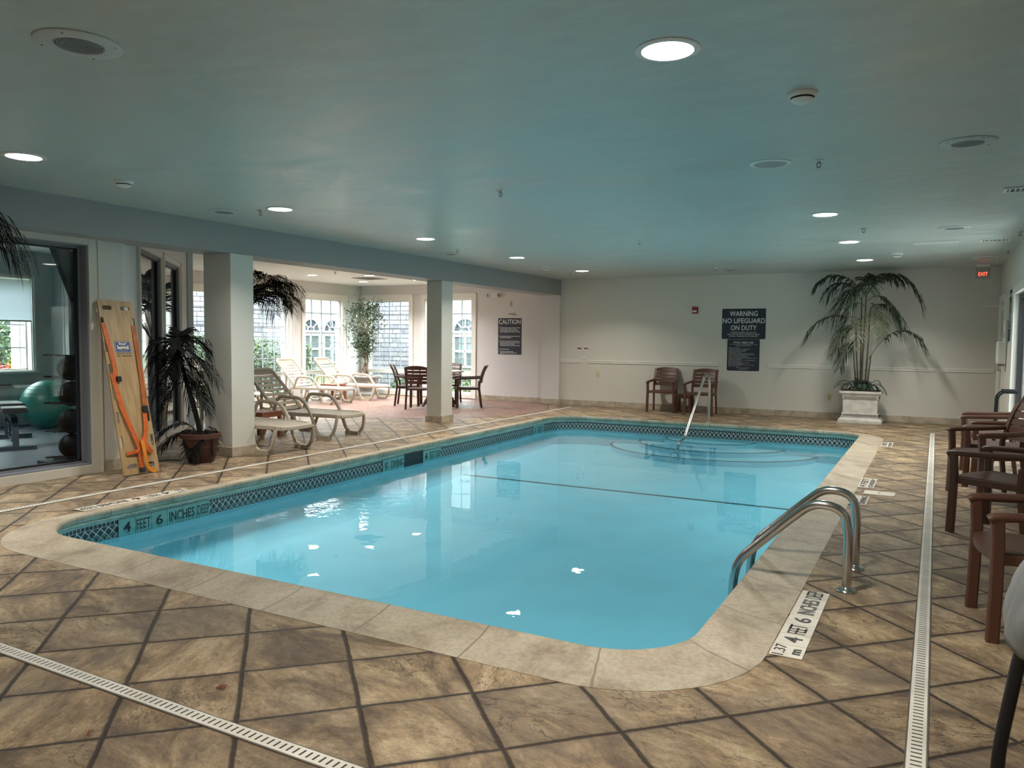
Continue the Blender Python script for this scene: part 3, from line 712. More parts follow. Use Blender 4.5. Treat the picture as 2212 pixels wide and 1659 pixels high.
# red glowing exit sign
e = thing('exit_sign', 'clear edge-lit exit sign with red letters hanging in the far right corner', 'exit sign', (.62, 15.15, CH))
MB().bb((-.10, -.035, -.05), (.10, .035, 0)).build('canopy', WHITEP, e, bevel=.006)
MB().bb((-.105, -.006, -.25), (.105, .006, -.05)).build('acrylic_panel', glass_material('acrylic', (.9, .9, .88)), e)
REDE = mat('red_glow', (.9, .05, .03), .4, emit=(1, .07, .04), es=4)
t_ = text_mb('EXIT', .085, 1, 'CENTER', .002, heavy=0); k = .13/(max(v.x for v in t_.v)-min(v.x for v in t_.v))
for v in t_.v: v.x *= k
t_.xform(Matrix.Translation((0, -.01, -.20)) @ Matrix.Rotation(PI/2, 4, 'X')); t_.build('lettering', REDE, e)

# ------------------------------------------------------------------ ceiling things
LENS = mat('lit_lens', (1, 1, 1), .5, emit=(1, .93, .82), es=26)
def downlight(x, y, z, on=True, label='', r=.148, group=None, power=LAMP_W, col=LAMP_COL):
    e = thing('ceiling_light', label, 'ceiling light', (x, y, z), group=group)
    k = MB(); k.lathe((0, 0, 0), [(r, 0), (r, -.004), (r*.93, -.009), (r*.80, -.009), (r*.78, .0)], 40); k.build('trim_ring', WHITEP, e, smooth=40)
    k = MB(); k.lathe((0, 0, 0), [(.0001, -.0035), (r*.79, -.0035)], 40); k.build('lens', LENS if on else mat('unlit_lens', (.30, .36, .36), .3), e)
    if on:
        a = area('lamp', (x, y, z-.02), r*1.5, 0, (0, 0, 0), power, col, shape='DISK'); a.parent = e; a.location = (0, 0, -.02)
    return e
names = {0: 'nearest', 1: 'second', 2: 'third', 3: 'fourth', 4: 'fifth'}
for x, y in ((-5.94, .85), (-1.1, .95)): downlight(x, y, CH, True, 'lit round downlight behind the viewer over the front deck', group='downlights over the front deck')
downlight(-1.13, 3.53, CH, True, 'largest glowing round downlight, above the near end of the pool')
for i, y in enumerate((3.42, 6.0, 8.61, 11.18, 13.81)):
    downlight(-6.02, y, CH, True, ('round lit downlight at the far left edge of the ceiling', 'lit downlight along the beam, second nearest on the left row', 'lit downlight in the middle of the row along the beam', 'lit downlight fourth along the beam, left of a smoke detector', 'lit downlight nearest the back wall in the row along the beam')[i])
for i, y in enumerate((8.72, 11.21, 13.74)):
    downlight(-1.07, y, CH, True, ('lit downlight at right, nearest of the three in a close row', 'lit downlight at right, middle of the three in a close row', 'lit downlight just above the tall palm by the back wall')[i])
downlight(-1.14, 6.09, CH, False, 'unlit round downlight between the smoke detector and a sprinkler')
for i, (x, y) in enumerate(((-10.27, 11.02), (-11.69, 12.56), (-10.6, 13.1), (-11.87, 14.45), (-10.35, 14.5))):
    downlight(x, y, CH, True, ('small lit lounge downlight, leftmost nearest the beam', 'small lit lounge downlight above the left window wall', 'small lit lounge downlight just beside the lounge air vent', 'small lit lounge downlight nearest the lounge corner', 'small lit lounge downlight nearest the square column')[i], power=LAMP_W*1.15, r=.13, col=(1, .965, .935))
def speaker(x, y, label, r=.172):
    e = thing('ceiling_speaker', label, 'speaker', (x, y, CH))
    k = MB(); k.lathe((0, 0, 0), [(r, 0), (r, -.005), (r-.01, -.011), (r*.58, -.012), (r*.56, -.006)], 44); k.build('baffle', mat('baffle_paint', (.50, .53, .52), .45), e, smooth=40)
    g = mat('speaker_grille', (.22, .24, .25), .5)
    k = MB()
    for q in range(9): ra = r*.56*(q+.6)/9; k.lathe((0, 0, 0), [(ra-.0035, -.007), (ra-.0035, -.010), (ra+.0035, -.010), (ra+.0035, -.007)], 30)
    k.build('grille', g, e); k = MB(); k.lathe((0, 0, 0), [(.0001, -.006), (r*.56, -.006)], 30); k.build('cone', mat('cone_black', (.05, .05, .055), .6), e)
    for a in range(4): MB().lathe((r*.86*math.cos(a*PI/2+.6), r*.86*math.sin(a*PI/2+.6), 0), [(.0001, -.014), (.005, -.014), (.006, -.010)], 8).build('screw', STEEL, e)
for x, y, lb in ((-3.49, 2.24, 'large ceiling speaker at the upper left with concentric grille'), (.13, 6.02, 'ceiling speaker at right near the wall, nearest the viewer there'), (-6.7, 5.87, 'flat ceiling speaker beside the beam, left of a downlight'),
                 (.12, 10.35, 'flat pale ceiling speaker on the right near an air vent'), (-6.72, 10.29, 'flat ceiling speaker tight to the beam between two downlights'), (-3.43, 14.7, 'flat ceiling speaker above the warning sign near the back wall')):
    speaker(x, y, lb, .185 if y < 3 else .17)
def smoke(x, y, label, z=CH):
    e = thing('smoke_detector', label, 'smoke detector', (x, y, z))
    k = MB(); k.lathe((0, 0, 0), [(.078, 0), (.078, -.008), (.070, -.022), (.062, -.026)], 30); k.build('base', WHITEP, e, smooth=40)
    k = MB(); k.lathe((0, 0, 0), [(.058, -.026), (.058, -.034)], 30); k.build('vent_ring', BLACK, e)
    k = MB(); k.lathe((0, 0, 0), [(.0001, -.058), (.03, -.056), (.052, -.046), (.056, -.040), (.060, -.039), (.060, -.034)], 30); k.build('cap', WHITEP, e, smooth=50)
for x, y, lb in ((-.68, 4.46, 'white smoke detector right of the largest glowing downlight'), (-6.19, 4.35, 'smoke detector on ceiling above the beam at far left'), (-6.33, 12.88, 'small smoke detector near the beam by the back wall'), (-.57, 12.99, 'small smoke detector above the palm at right'), (-9.75, 10.2, 'smoke detector on the white lounge ceiling')):
    smoke(x, y, lb)
def sprinkler(x, y, label):
    e = thing('sprinkler_head', label, 'sprinkler', (x, y, CH))
    k = MB(); k.lathe((0, 0, 0), [(.036, 0), (.034, -.005), (.014, -.009), (.010, -.02)], 16); k.build('escutcheon', STEEL, e, smooth=40)
    k = MB(); k.tube([(-.010, 0, -.015), (-.016, 0, -.03), (-.004, 0, -.048)], .0028, 6); k.tube([(.010, 0, -.015), (.016, 0, -.03), (.004, 0, -.048)], .0028, 6); k.lathe((0, 0, 0), [(.0001, -.048), (.016, -.049), (.017, -.052), (.0001, -.053)], 12); k.build('deflector', mat('dark_brass', (.12, .12, .11), .35, 1), e)
for x, y, lb in ((-.81, 6.15, 'sprinkler head beside the unlit downlight at right'), (-3.48, 6.14, 'sprinkler head alone in the middle of the ceiling'), (-6.28, 5.98, 'sprinkler head left of the second downlight by the beam'), (-3.53, 9.98, 'sprinkler head in mid ceiling before the back wall'), (-.8, 9.97, 'sprinkler head between two lit downlights at right'),
                 (-6.31, 9.85, 'sprinkler head near the beam above the middle windows'), (-6.32, 13.93, 'sprinkler head beside the last downlight along the beam'), (-3.54, 14.15, 'sprinkler head above the warning sign'), (.81, 11.01, 'sprinkler head near the right wall, nearer one'), (.83, 13.09, 'sprinkler head near the right wall, farther one'), (-10.7, 12.15, 'sprinkler head on the white lounge ceiling')):
    sprinkler(x, y, lb)
def vent(x, y, label, w_=.30, d_=.15, n=7, m=WHITEP, rz=0):
    e = thing('air_vent', label, 'air vent', (x, y, CH), rz)
    k = MB()
    for a, b in (((-w_/2-.03, -d_/2-.03), (w_/2+.03, -d_/2)), ((-w_/2-.03, d_/2), (w_/2+.03, d_/2+.03)), ((-w_/2-.03, -d_/2), (-w_/2, d_/2)), ((w_/2, -d_/2), (w_/2+.03, d_/2))): k.bb((*a, -.012), (*b, 0))
    k.build('frame', m, e); MB().bb((-w_/2, -d_/2, -.003), (w_/2, d_/2, -.001)).build('backing', BLACK, e)
    k = MB()
    for i in range(n): x_ = -w_/2+w_*(i+.5)/n; k.box((x_, 0, -.008), (.012, d_, .004), rot=Matrix.Rotation(.6, 3, 'Y'))
    k.build('louvres', m, e)
vent(.62, 8.0, 'nearest dark slotted ceiling vent at the right edge', .28, .16, 7); vent(.60, 11.73, 'middle slotted ceiling vent near the right wall', .28, .16, 6); vent(.60, 14.04, 'farthest slotted ceiling vent near the exit sign', .28, .16, 6)
vent(-11.1, 13.73, 'large square air vent in the white lounge ceiling', .5, .5, 9, mat('grey_louvre', (.42, .41, .40), .5))
e = thing('ceiling_access_panel', 'flat rectangular panel on ceiling at right between speaker and vents', 'access panel', (-.07, 11.75, CH)); MB().bb((-.27, -.15, -.008), (.27, .15, 0)).build('panel', mat('baffle_paint2', (.56, .58, .56), .4), e, bevel=.003)

# ------------------------------------------------------------------ drains, lid and depth markers set in the deck
def slotted(name):
    m = bpy.data.materials.new(name); m.use_nodes = True; t = m.node_tree; b = t.nodes['Principled BSDF']; tcn = N(t, 'ShaderNodeTexCoord'); s = N(t, 'ShaderNodeSeparateXYZ'); t.links.new(tcn.outputs['Object'], s.inputs[0])
    q = math_(t, 'DIVIDE', s.outputs[0], .030); fr = math_(t, 'FRACT', q); sl = math_(t, 'MULTIPLY', math_(t, 'LESS_THAN', fr, .30), math_(t, 'LESS_THAN', math_(t, 'ABSOLUTE', s.outputs[1]), .018))
    g = ramp(t, noise_(t, tcn.outputs['Object'], 4, 4), [(.3, (.58, .55, .49)), (.65, (.76, .73, .67))])
    t.links.new(mixc(t, sl, g, (.05, .04, .035)), b.inputs['Base Color']); b.inputs['Roughness'].default_value = .5
    return m
SLOT = slotted('slotted_drain_cover')
def drain(p0, p1, label):
    d = Vector(p1)-Vector(p0); L = d.length; mid_ = (Vector(p0)+Vector(p1))/2
    e = thing('trench_drain', label, 'drain', (mid_.x, mid_.y, 0), math.atan2(d.y, d.x)); MB().bb((-L/2, -.031, 0), (L/2, .031, .006)).build('slotted_cover', SLOT, e, bevel=.002)
    k = MB(); k.bb((-L/2, -.037, 0), (L/2, -.031, .0035)); k.bb((-L/2, .031, 0), (L/2, .037, .0035)); k.build('edge_channel', mat('dark_channel', (.10, .085, .07), .6), e)
drain((-.012, -1.5), (-.02, 14.02), 'long white slotted drain strip along the right side of the pool')
drain((-6.58, 1.95), (-6.83, 15.15), 'thin white drain strip between the pool and the lounge')
drain((-6.5, 1.945), (-.06, 1.945), 'white slotted drain strip crossing the front left deck')
e = thing('deck_hatch', 'flat white rectangular lid in the deck right of the far depth tiles', 'lid', (-.435, 8.12, 0), -.03); MB().bb((-.135, -.10, 0), (.135, .10, .006)).build('cover', mat('lid_plastic', (.66, .60, .52), .45), e, bevel=.004); MB().box((0, 0, .007), (.02, .012, .003)).build('finger_hole', INK, e)
def marker(name, label, M_, tiles, th=.15, m=MTILE, wd=.145):
    e = thing(name, label, 'depth marker'); e.matrix_world = M_
    x = 0
    for body, n, kind in tiles:
        W = th*n
        for i in range(n): MB().bb((x+th*i+.0015, -wd/2, 0), (x+th*(i+1)-.0015, wd/2, .004)).build('tile', m, e, bevel=.001)
        if body:
            parts_ = body if isinstance(body, list) else [(body, 0, .085)]
            for tx, yy, sz in parts_:
                mb = text_mb(tx, sz, 1, 'CENTER', heavy=.0013 if len(tx) < 4 or n > 1 else 0)
                x0 = min(v.x for v in mb.v); x1 = max(v.x for v in mb.v); y0 = min(v.y for v in mb.v); y1 = max(v.y for v in mb.v)
                tw = min(W*.86, W*.86 if len(tx) > 2 else .07); thh = sz
                for v in mb.v: v.x = (v.x-(x0+x1)/2)/(x1-x0)*tw; v.y = (v.y-(y0+y1)/2)/(y1-y0)*thh
                mb.xform(Matrix.Translation((x+W/2, yy, .0050))); mb.build('lettering', INK, e)
        x += W
    return e
full = [([('1.37', .036, .052), ('m', -.04, .036)], 1, 0), ('4', 1, 0), ('FEET', 1, 0), ('6', 1, 0), ('INCHES', 2, 0), ('DEEP', 1, 0)]
Z90 = Matrix.Rotation(PI/2, 4, 'Z')
marker('depth_marker', 'near white tile strip reading 1.37 m 4 FEET 6 INCHES DEEP in right deck', Matrix.Translation((-.558, 3.64, .001)) @ Z90, full)
marker('depth_marker', 'white tile strip reading 4 FEET 6 INCHES DEEP on the deck at left', Matrix.Translation((-6.10, 4.88, .006)) @ Matrix.Rotation(-PI/2, 4, 'Z') @ Matrix.Translation((0, -.0, 0)), full)
marker('no_diving_marker', 'white deck tile reading NO DIVING just beyond the ladder', Matrix.Translation((-.575, 7.45, .001)) @ Z90, [([('NO', .035, .05), ('DIVING', -.035, .05)], 3, 0)])
marker('depth_marker', 'white deck tile reading 4 FEET beyond the skimmer lid', Matrix.Translation((-.575, 8.36, .001)) @ Z90, [([('4 FEET', .03, .06), ('DEEP', -.04, .04)], 4, 0)])
marker('depth_marker', 'farthest white deck tile on the right reading 3 FEET', Matrix.Translation((-.575, 11.8, .001)) @ Z90, [([('3 FEET', .03, .06), ('DEEP', -.04, .04)], 4, 0)])
def edge_x(y): return -5.77-(y-3.22)*(.36/9.98)-.055
BANDR = Matrix.Rotation(PI/2-.036*-1, 4, 'Z') @ Matrix.Rotation(PI/2, 4, 'X')
def bandm(y, z=-.15): return Matrix.Translation((edge_x(y)+.008, y, z)) @ Matrix.Rotation(PI/2+.036, 4, 'Z') @ Matrix.Rotation(PI/2, 4, 'X')
marker('waterline_marker', 'aqua waterline tiles reading 4 FEET 6 INCHES DEEP on the left pool wall', bandm(4.0), [('4', 1, 0), ('FEET', 1, 0), ('6', 1, 0), ('INCHES', 2, 0), ('DEEP', 1, 0)], .158, WTILE)
marker('waterline_marker', 'waterline tiles reading NO DIVING left of the skimmer opening', bandm(7.64), [('NO', 1, 0), ('DIVING', 2, 0)], .155, WTILE)
marker('waterline_marker', 'waterline tiles reading 4 FEET DEEP right of the skimmer opening', bandm(8.55), [('4', 1, 0), ('FEET', 1, 0), ('DEEP', 1, 0)], .15, WTILE)
marker('waterline_marker', 'farthest waterline tiles reading 3 FEET on the left pool wall', bandm(12.05), [('3', 1, 0), ('FEET', 2, 0)], .15, WTILE)
e = thing('skimmer_opening', 'black rectangular skimmer opening in the left waterline tiles', 'skimmer'); e.matrix_world = bandm(8.13)
MB().bb((0, -.08, -.0), (.40, .08, .003)).build('throat', BLACK, e); k = MB()
for a, b in (((-.012, -.085, 0), (0, .092, .008)), ((.40, -.085, 0), (.412, .092, .008)), ((0, .08, 0), (.40, .092, .008))): k.bb(a, b)
k.build('faceplate', mat('dark_plastic', (.06, .07, .08), .4), e)
e = thing('fallen_leaf', 'curled dark red leaf scrap on the front deck', 'leaf', (-2.53, 2.15, .003), .4); RL = mat('dry_leaf', (.20, .03, .02), .6)
k = MB()
for a in range(3): k.sweep(bez([(0, 0, 0), (.02, .01*a-.01, .016), (.04, .015*a-.015, .002)], 5), rect(.006, .0012)); 
k.build('leaf_blade', RL, e)
e = thing('fallen_leaf', 'tiny red leaf scrap beside the drain strip at lower left', 'leaf', (-2.62, 1.66, .003), 1.9); MB().sweep(bez([(0, 0, 0), (.015, .01, .012), (.03, 0, .002)], 5), rect(.007, .0012)).build('leaf_blade', RL, e)

# ------------------------------------------------------------------ pool ladder and hand rail
e = thing('pool_ladder', 'polished steel ladder with two arched rails at the right pool edge', 'ladder', (0, 0, 0))
for y in (4.8, 5.31):
    rl = MB().tube(fillet([(-.41, y, 0), (-.41, y, .36), (-.44, y, .475), (-.60, y, .50), (-.72, y, .395), (-1.03, y, .095), (-1.055, y, -.05), (-1.055, y, -.56)], [.10, .10, .10, .08, .08, .06], 6), .0265, 14)
    rail = rl.build('rail', STEEL, e, smooth=60)
    k = MB(); k.lathe((-.41, y, 0), [(.058, 0), (.058, .006), (.05, .016), (.030, .022), (.0245, .032)], 24); k.build('flange', STEEL, e, smooth=50)
for z in (-.24, -.46): MB().bb((-1.10, 4.82, z-.02), (-1.00, 5.29, z+.015)).build('tread', WHITEP, e, bevel=.01)
for y in (4.8, 5.31): MB().lathe((0, 0, 0), [(.0245, -.012), (.036, -.012), (.036, .012), (.0245, .012)], 16).xform(Matrix.Translation((-1.055, y, -.54))).build('bumper', WHITEP, e)
e = thing('handrail', 'single steel handrail slanting into the pool at the far steps', 'handrail', (-3.5, 13.7, 0))
MB().tube(fillet([(0, 0, 0), (0, 0, .72), (0, -.07, .84), (0, -.34, .84), (0, -.44, .74), (0, -1.50, -.12), (0, -1.78, -.16), (0, -1.84, -.22), (0, -1.84, -.42)], [.06, .06, .06, .06, .1, .05, .04], 5), .022, 12).build('rail', STEEL, e, smooth=60)
MB().lathe((0, 0, 0), [(.055, 0), (.055, .006), (.045, .016), (.022, .024)], 20).build('flange', STEEL, e, smooth=50)

# ------------------------------------------------------------------ resin chairs, tables, loungers
def back_pt(u, v, wd=.245, bow=.045, h0=.52, h1=.865):
    # u -1..1 across, v 0..1 up; the chair faces +y
    x = wd*u*(1-.04*v); z = h0+(h1-h0)*v; y = -.235-.085*v*v-.03*v-bow*(1-u*u); return Vector((x, y, z))
def make_chair(label, m=BROWN, group=None):
    e = thing('resin_armchair', label, 'chair', group=group)
    # seat: dished panel
    k = MB(); nx, ny = 10, 8; vs = []
    for s_, dz in ((1, 0), (-1, -.035)):
        for j in range(ny+1):
            for i in range(nx+1):
                u = -1+2*i/nx; v = j/ny; x = u*(.215+.03*v); y = -.23+.47*v+(.03*(1-u*u) if j == ny else 0); z = .425-.018*(1-u*u)*math.sin(PI*min(1, v*1.1)) + .008*v+dz
                if v > .95: z -= .012
                vs.append((x, y, z))
    W = nx+1; T = W*(ny+1); fs = []
    for j in range(ny):
        for i in range(nx):
            a = j*W+i; fs.append((a, a+1, a+W+1, a+W)); fs.append((T+a, T+a+W, T+a+W+1, T+a+1))
    for i in range(nx): fs.append((i, T+i, T+i+1, i+1)); a = ny*W+i; fs.append((a, a+1, T+a+1, T+a))
    for j in range(ny): a = j*W; fs.append((a, a+W, T+a+W, T+a)); a += nx; fs.append((a, T+a, T+a+W, a+W))
    k.add(vs, fs); k.build('seat', m, e, smooth=50)
    # backrest: bowed slats between two stiles
    k = MB(); nv = 5; gap = .022
    for s_ in range(nv):
        v0 = s_/nv+(.0 if s_ == 0 else gap/2/.345*.5+.008); v1 = (s_+1)/nv-(.012 if s_ < nv-1 else 0)
        vs = []; fs = []; n = 12
        for i in range(n+1):
            u = -1+2*i/n; top = v1+(.075*(1-abs(u)**2.4)-.02*abs(u)**6 if s_ == nv-1 else 0)
            for v, dy in ((v0, 0), (top, 0), (top, -.02), (v0, -.02)): q = back_pt(u*.93, v); q.y += dy; vs.append(q)
        for i in range(n):
            for c in range(4): fs.append((i*4+c, i*4+(c+1) % 4, (i+1)*4+(c+1) % 4, (i+1)*4+c))
        fs += [(0, 1, 2, 3), (n*4+3, n*4+2, n*4+1, n*4)]; k.add(vs, fs)
    for u in (-.93, -.31, .31, .93):   # stiles and hidden ribs closing the slits at the ends
        pth = [back_pt(u, v)+Vector((0, -.012, 0)) for v in [q/8 for q in range(9)]]
        k.sweep(pth, rect(.05 if abs(u) > .5 else .02, .03 if abs(u) > .5 else .008), up=(0, 1, 0))
    k.build('backrest', m, e, smooth=40)
    for s_ in (-1, 1):
        k = MB(); k.sweep([(s_*.232, -.22, .43), (s_*.236, -.245, .25), (s_*.242, -.275, 0)], rect(.036, .042, .006), up=(0, 1, 0)); k.sweep([(s_*.23, -.225, .40), (s_*.232, -.235, .54)], rect(.04, .04, .006), up=(0, 1, 0)); k.build('leg', m, e, smooth=40)
        k = MB(); k.sweep([(s_*.268, .235, 0), (s_*.263, .228, .25), (s_*.260, .225, .45), (s_*.262, .232, .60)], lambda t: rect(.046, .056, .008), up=(0, 1, 0)); k.build('leg', m, e, smooth=40)
        k = MB(); k.sweep([(s_*.262, .268, .590), (s_*.262, .25, .602), (s_*.262, .20, .607), (s_*.262, .0, .614), (s_*.245, -.27, .63)], rect(.052, .042, .012), up=(0, 0, 1)); k.build('armrest', m, e, smooth=50)
        k = MB(); k.sweep([(s_*.25, .22, .40), (s_*.236, -.23, .40)], rect(.026, .05, .005)); k.build('seat_rail', m, e)
    return e
def head(dx, dy): return math.atan2(dy, dx)-PI/2   # rotation that turns local +y to (dx, dy)
c0 = make_chair('brown resin armchair against back wall, left of the low side table')
c0.location = (-4.86, 15.32, 0); c0.rotation_euler = (0, 0, head(.10, -1))
dup(c0, (-4.02, 15.10, 0), head(.02, -1), 'brown resin armchair below the pool rules sign behind the handrail')
def place(front, width_vec_far, face, label, back=.235):
    fx, fy = front; n = math.hypot(*face); dx, dy = face[0]/n, face[1]/n
    return dup(c0, (fx-dx*back, fy-dy*back, 0), head(dx, dy), label)
place((.245, 4.60), None, (-.99, -.13), 'nearest brown armchair on the right, beside the wrapped cart')
place((.26, 7.0), None, (-.88, .48), 'second nearest brown armchair at right, turned toward the back wall')
place((.265, 8.40), None, (-.90, -.44), 'third brown armchair at right, its slatted back facing the viewer')
place((.335, 9.25), None, (-.985, .17), 'fourth brown armchair at right, mostly hidden behind the third')
place((.305, 10.42), None, (-1, .05), 'farthest brown armchair in the row along the right wall')
def side_table(label, loc, rz, m=BROWN, h=.38, s_=.42):
    e = thing('side_table', label, 'side table', loc, rz)
    k = MB(); k.bb((-s_/2, -s_/2, h-.022), (s_/2, s_/2, h)); k.build('top', m, e, bevel=.006)
    k = MB(); a = s_/2-.012
    for p, q in (((-a, -a), (a, -a)), ((a, -a), (a, a)), ((a, a), (-a, a)), ((-a, a), (-a, -a))): k.sweep([(p[0], p[1], h-.05), (q[0], q[1], h-.05)], rect(.018, .056))
    k.build('apron', m, e)
    for x in (-1, 1):
        for y in (-1, 1): MB().sweep([(x*(s_/2-.025), y*(s_/2-.025), h-.02), (x*(s_/2-.018), y*(s_/2-.018), 0)], rect(.05, .05, .006), up=(0, 1, 0)).build('leg', m, e)
    return e
st = side_table('low brown square side table between the two armchairs at the back wall', (-4.43, 15.40, 0), .05, BROWN, .37, .32)
REDB = mat('red_brown_resin', (.25, .085, .045), .42)
st2 = side_table('red-brown side table between the two nearest loungers', (-8.46, 8.02, 0), .1, REDB)
st3 = side_table('red-brown side table between the two far loungers by the windows', (-12.15, 13.72, 0), .05, REDB)

# dining table and its four chairs
e = thing('dining_table', 'round brown-topped table with crossed legs behind the square column', 'table', (-9.38, 13.95, 0), .5)
TT = mat('table_top', (.34, .27, .21), .35)
MB().lathe((0, 0, 0), [(.0001, .72), (.50, .72), (.53, .728), (.53, .742), (.52, .75), (.0001, .75)], 40).build('tabletop', TT, e, smooth=40)
for a in range(4):
    q = a*PI/2+PI/4; c_, s_ = math.cos(q), math.sin(q)
    MB().sweep([(c_*.46, s_*.46, 0), (-c_*.10, -s_*.10, .72)], rect(.06, .04, .006)).build('leg', BROWN2, e)
MB().lathe((0, 0, 0), [(.10, .62), (.10, .72)], 16).build('hub', BROWN2, e)
d0 = make_chair('dark brown armchair left of the dining table, seen from the side', BROWN2)
d0.location = (-9.97, 13.66, 0); d0.rotation_euler = (0, 0, head(.87, .48))
dup(d0, (-9.25, 13.07, 0), head(-.36, .93), 'dark brown armchair with its back to the pool at the dining table')
dup(d0, (-8.68, 14.0, 0), head(-.84, -.54), 'dark brown armchair right of the square column at the dining table')
dup(d0, (-9.62, 14.62, 0), head(.30, -.95), 'dark brown armchair on the window side of the dining table, mostly hidden')

# loungers
def make_lounger(label):
    e = thing('chaise_lounger', label, 'lounger'); m = CREAMR; H = .345; W = .62
    k = MB()
    for s_ in (-1, 1): k.sweep(bez([(0, s_*W*.36, H-.03), (-.05, s_*W*.5, H-.012), (-.2, s_*W*.5, H-.012), (-.6, s_*W*.5, H-.02)], 8)+[Vector((-1.28, s_*W*.5, H-.02))], rect(.045, .055, .008))
    k.sweep(bez([(-.0, -W*.40, H-.025), (.035, 0, H-.035), (-.0, W*.40, H-.025)], 8), rect(.05, .05, .008)); k.sweep([(-1.28, -W*.5, H-.02), (-1.28, W*.5, H-.02)], rect(.04, .04)); k.build('seat_frame', m, e, smooth=40)
    for i in range(13):
        x = -.055-.088*i; k = MB(); k.sweep(bez([(x, -W*.48, H-.004), (x, 0, H-.018), (x, W*.48, H-.004)], 6), rect(.056, .014, .004)); k.build('seat_slat', m, e, smooth=40)
    # backrest
    hx, a = -1.18, math.radians(44); L = .85
    def bp(t, y, o=0): return Vector((hx-math.cos(a)*L*t+o*math.sin(a), y, H+math.sin(a)*L*t+o*math.cos(a)))
    k = MB(); Wb = W*.44
    pth = [bp(-.05, -Wb)]+[bp(t, -Wb*(1-.06*t)) for t in (.3, .6, .9)]+bez([bp(.93, -Wb*.94), bp(1.02, -Wb*.9), bp(1.0, -Wb*.4)], 5)+bez([bp(1.0, Wb*.4), bp(1.02, Wb*.9), bp(.93, Wb*.94)], 5)+[bp(t, Wb*(1-.06*t)) for t in (.9, .6, .3)]+[bp(-.05, Wb)]
    k.sweep(pth, rect(.05, .04, .008), up=(math.sin(a), 0, math.cos(a))); bk = k.build('back_frame', m, e, smooth=40)
    for i in range(9):
        t = .02+.108*i; k = MB(); k.sweep(bez([bp(t+.05, -Wb*.97), bp(t+.05, 0, -.02), bp(t+.05, Wb*.97)], 6), rect(.058 if i < 8 else .10, .012, .003), up=(math.sin(a), 0, math.cos(a))); k.build('back_slat', m, e, smooth=40)
    k = MB()
    for s_ in (-1, 1): k.sweep([bp(.48, s_*Wb*.9, -.02), (hx-.34, s_*Wb*.9, H-.20), (hx-.30, s_*Wb*.9, H-.24)], rect(.03, .04, .005), up=(0, 1, 0))
    k.build('back_strut', m, e)
    for s_ in (-1, 1):
        y = s_*W*.5; yo = y+s_*.015
        # arm that runs down into the front foot loop
        arm = fillet([(-1.20, yo, H-.03), (-1.08, yo, .575), (-.62, yo, .565), (-.46, yo, H-.02), (-.38, yo, .10), (-.30, yo, .028), (-.16, yo, .028)], [.08, .14, .10, .15, .08], 5)
        k = MB(); k.sweep(arm, rect(.048, .036, .008), up=(0, 1, 0)); k.build('armrest', m, e, smooth=50)
        k = MB(); k.sweep(bez([(-.16, yo, .03), (-.06, yo, .04), (-.02, yo, .2), (.0-.02, y*.97, H-.03)], 8), rect(.040, .034, .006), up=(0, 1, 0)); k.bb((-.36, yo-.035, 0), (-.12, yo+.035, .05)); k.build('leg', m, e, smooth=40)
        k = MB(); k.sweep(bez([(-.86, y*.9, H-.03), (-.90, y*.9, .06), (-1.02, y*.9, .03), (-1.10, y*.9, .03)], 6)+bez([(-1.14, y*.9, .03), (-1.24, y*.9, .04), (-1.36, y*.9, .06), (-1.34, y*.9, H-.04)], 6), rect(.034, .04, .006), up=(0, 1, 0)); k.bb((-1.22, y*.9-.03, 0), (-1.0, y*.9+.03, .045)); k.build('leg', m, e, smooth=40)
    return e
l0 = make_lounger('cream slatted lounger nearest the viewer that is fully in view beside the big column')
l0.location = (-7.36, 8.70, 0); l0.rotation_euler = (0, 0, .03)
dup(l0, (-6.98, 7.19, 0), -.06, 'cream lounger partly hidden behind the big column, foot end toward the pool')
dup(l0, (-11.22, 13.06, 0), .0, 'cream lounger by the windows with tall raised back, left of the far side table')
dup(l0, (-11.25, 14.37, 0), .05, 'white lounger nearest the stone urn in the lounge corner')
dup(l0, (-11.35, 10.85, 0), .1, 'cream lounger deep in the lounge showing only its foot end beside the column')

# ------------------------------------------------------------------ plants
def frond_mb(base, tip, lift=.25, nl=22, ll=.24, lw=.017, droop=.9, start=.18, seed=0, stem=.006):
    R = random.Random(seed); k = MB(); B = Vector(base); T = Vector(tip); d = T-B
    c1 = B+d*.35+Vector((0, 0, lift*1.3)); c2 = B+d*.8+Vector((0, 0, lift*.9))
    P = bez([B, c1, c2, T], 24); k.tube(P[::2], stem, 5, r2=.0015)
    for i in range(nl):
        t = start+(1-start)*(i+.5)/nl; q = t*24; a = int(min(23, q)); fr = q-a; p = P[a].lerp(P[a+1], fr); tg = (P[a+1]-P[a]).normalized()
        sd = tg.cross(Vector((0, 0, 1)))
        if sd.length < .1: sd = Vector((1, 0, 0))
        sd.normalize(); up = sd.cross(tg)
        L = ll*(.45+.75*math.sin(PI*min(1, (t-start)/(1-start)*.82+.12)))*R.uniform(.85, 1.1)
        for s_ in (-1, 1):
            dr = (sd*s_*.85+tg*(.55+.5*t)+up*R.uniform(.05, .3)).normalized(); g = Vector((0, 0, -1))*droop*R.uniform(.7, 1.25)
            w_ = tg*lw*.5; a0 = p; a1 = p+dr*L*.4+g*L*.05; a2 = p+dr*L*.75+g*L*.26; a3 = p+dr*L*.95+g*L*.62
            k.add([a0-w_*.5, a0+w_*.5, a1-w_, a1+w_, a2-w_*.8, a2+w_*.8, a3], [(0, 1, 3, 2), (2, 3, 5, 4), (4, 5, 6)])
    return k
def lathe_pot(prof, m, parent, name='pot', seg=36, c=(0, 0, 0)): return MB().lathe(c, prof, seg).build(name, m, parent, smooth=35)

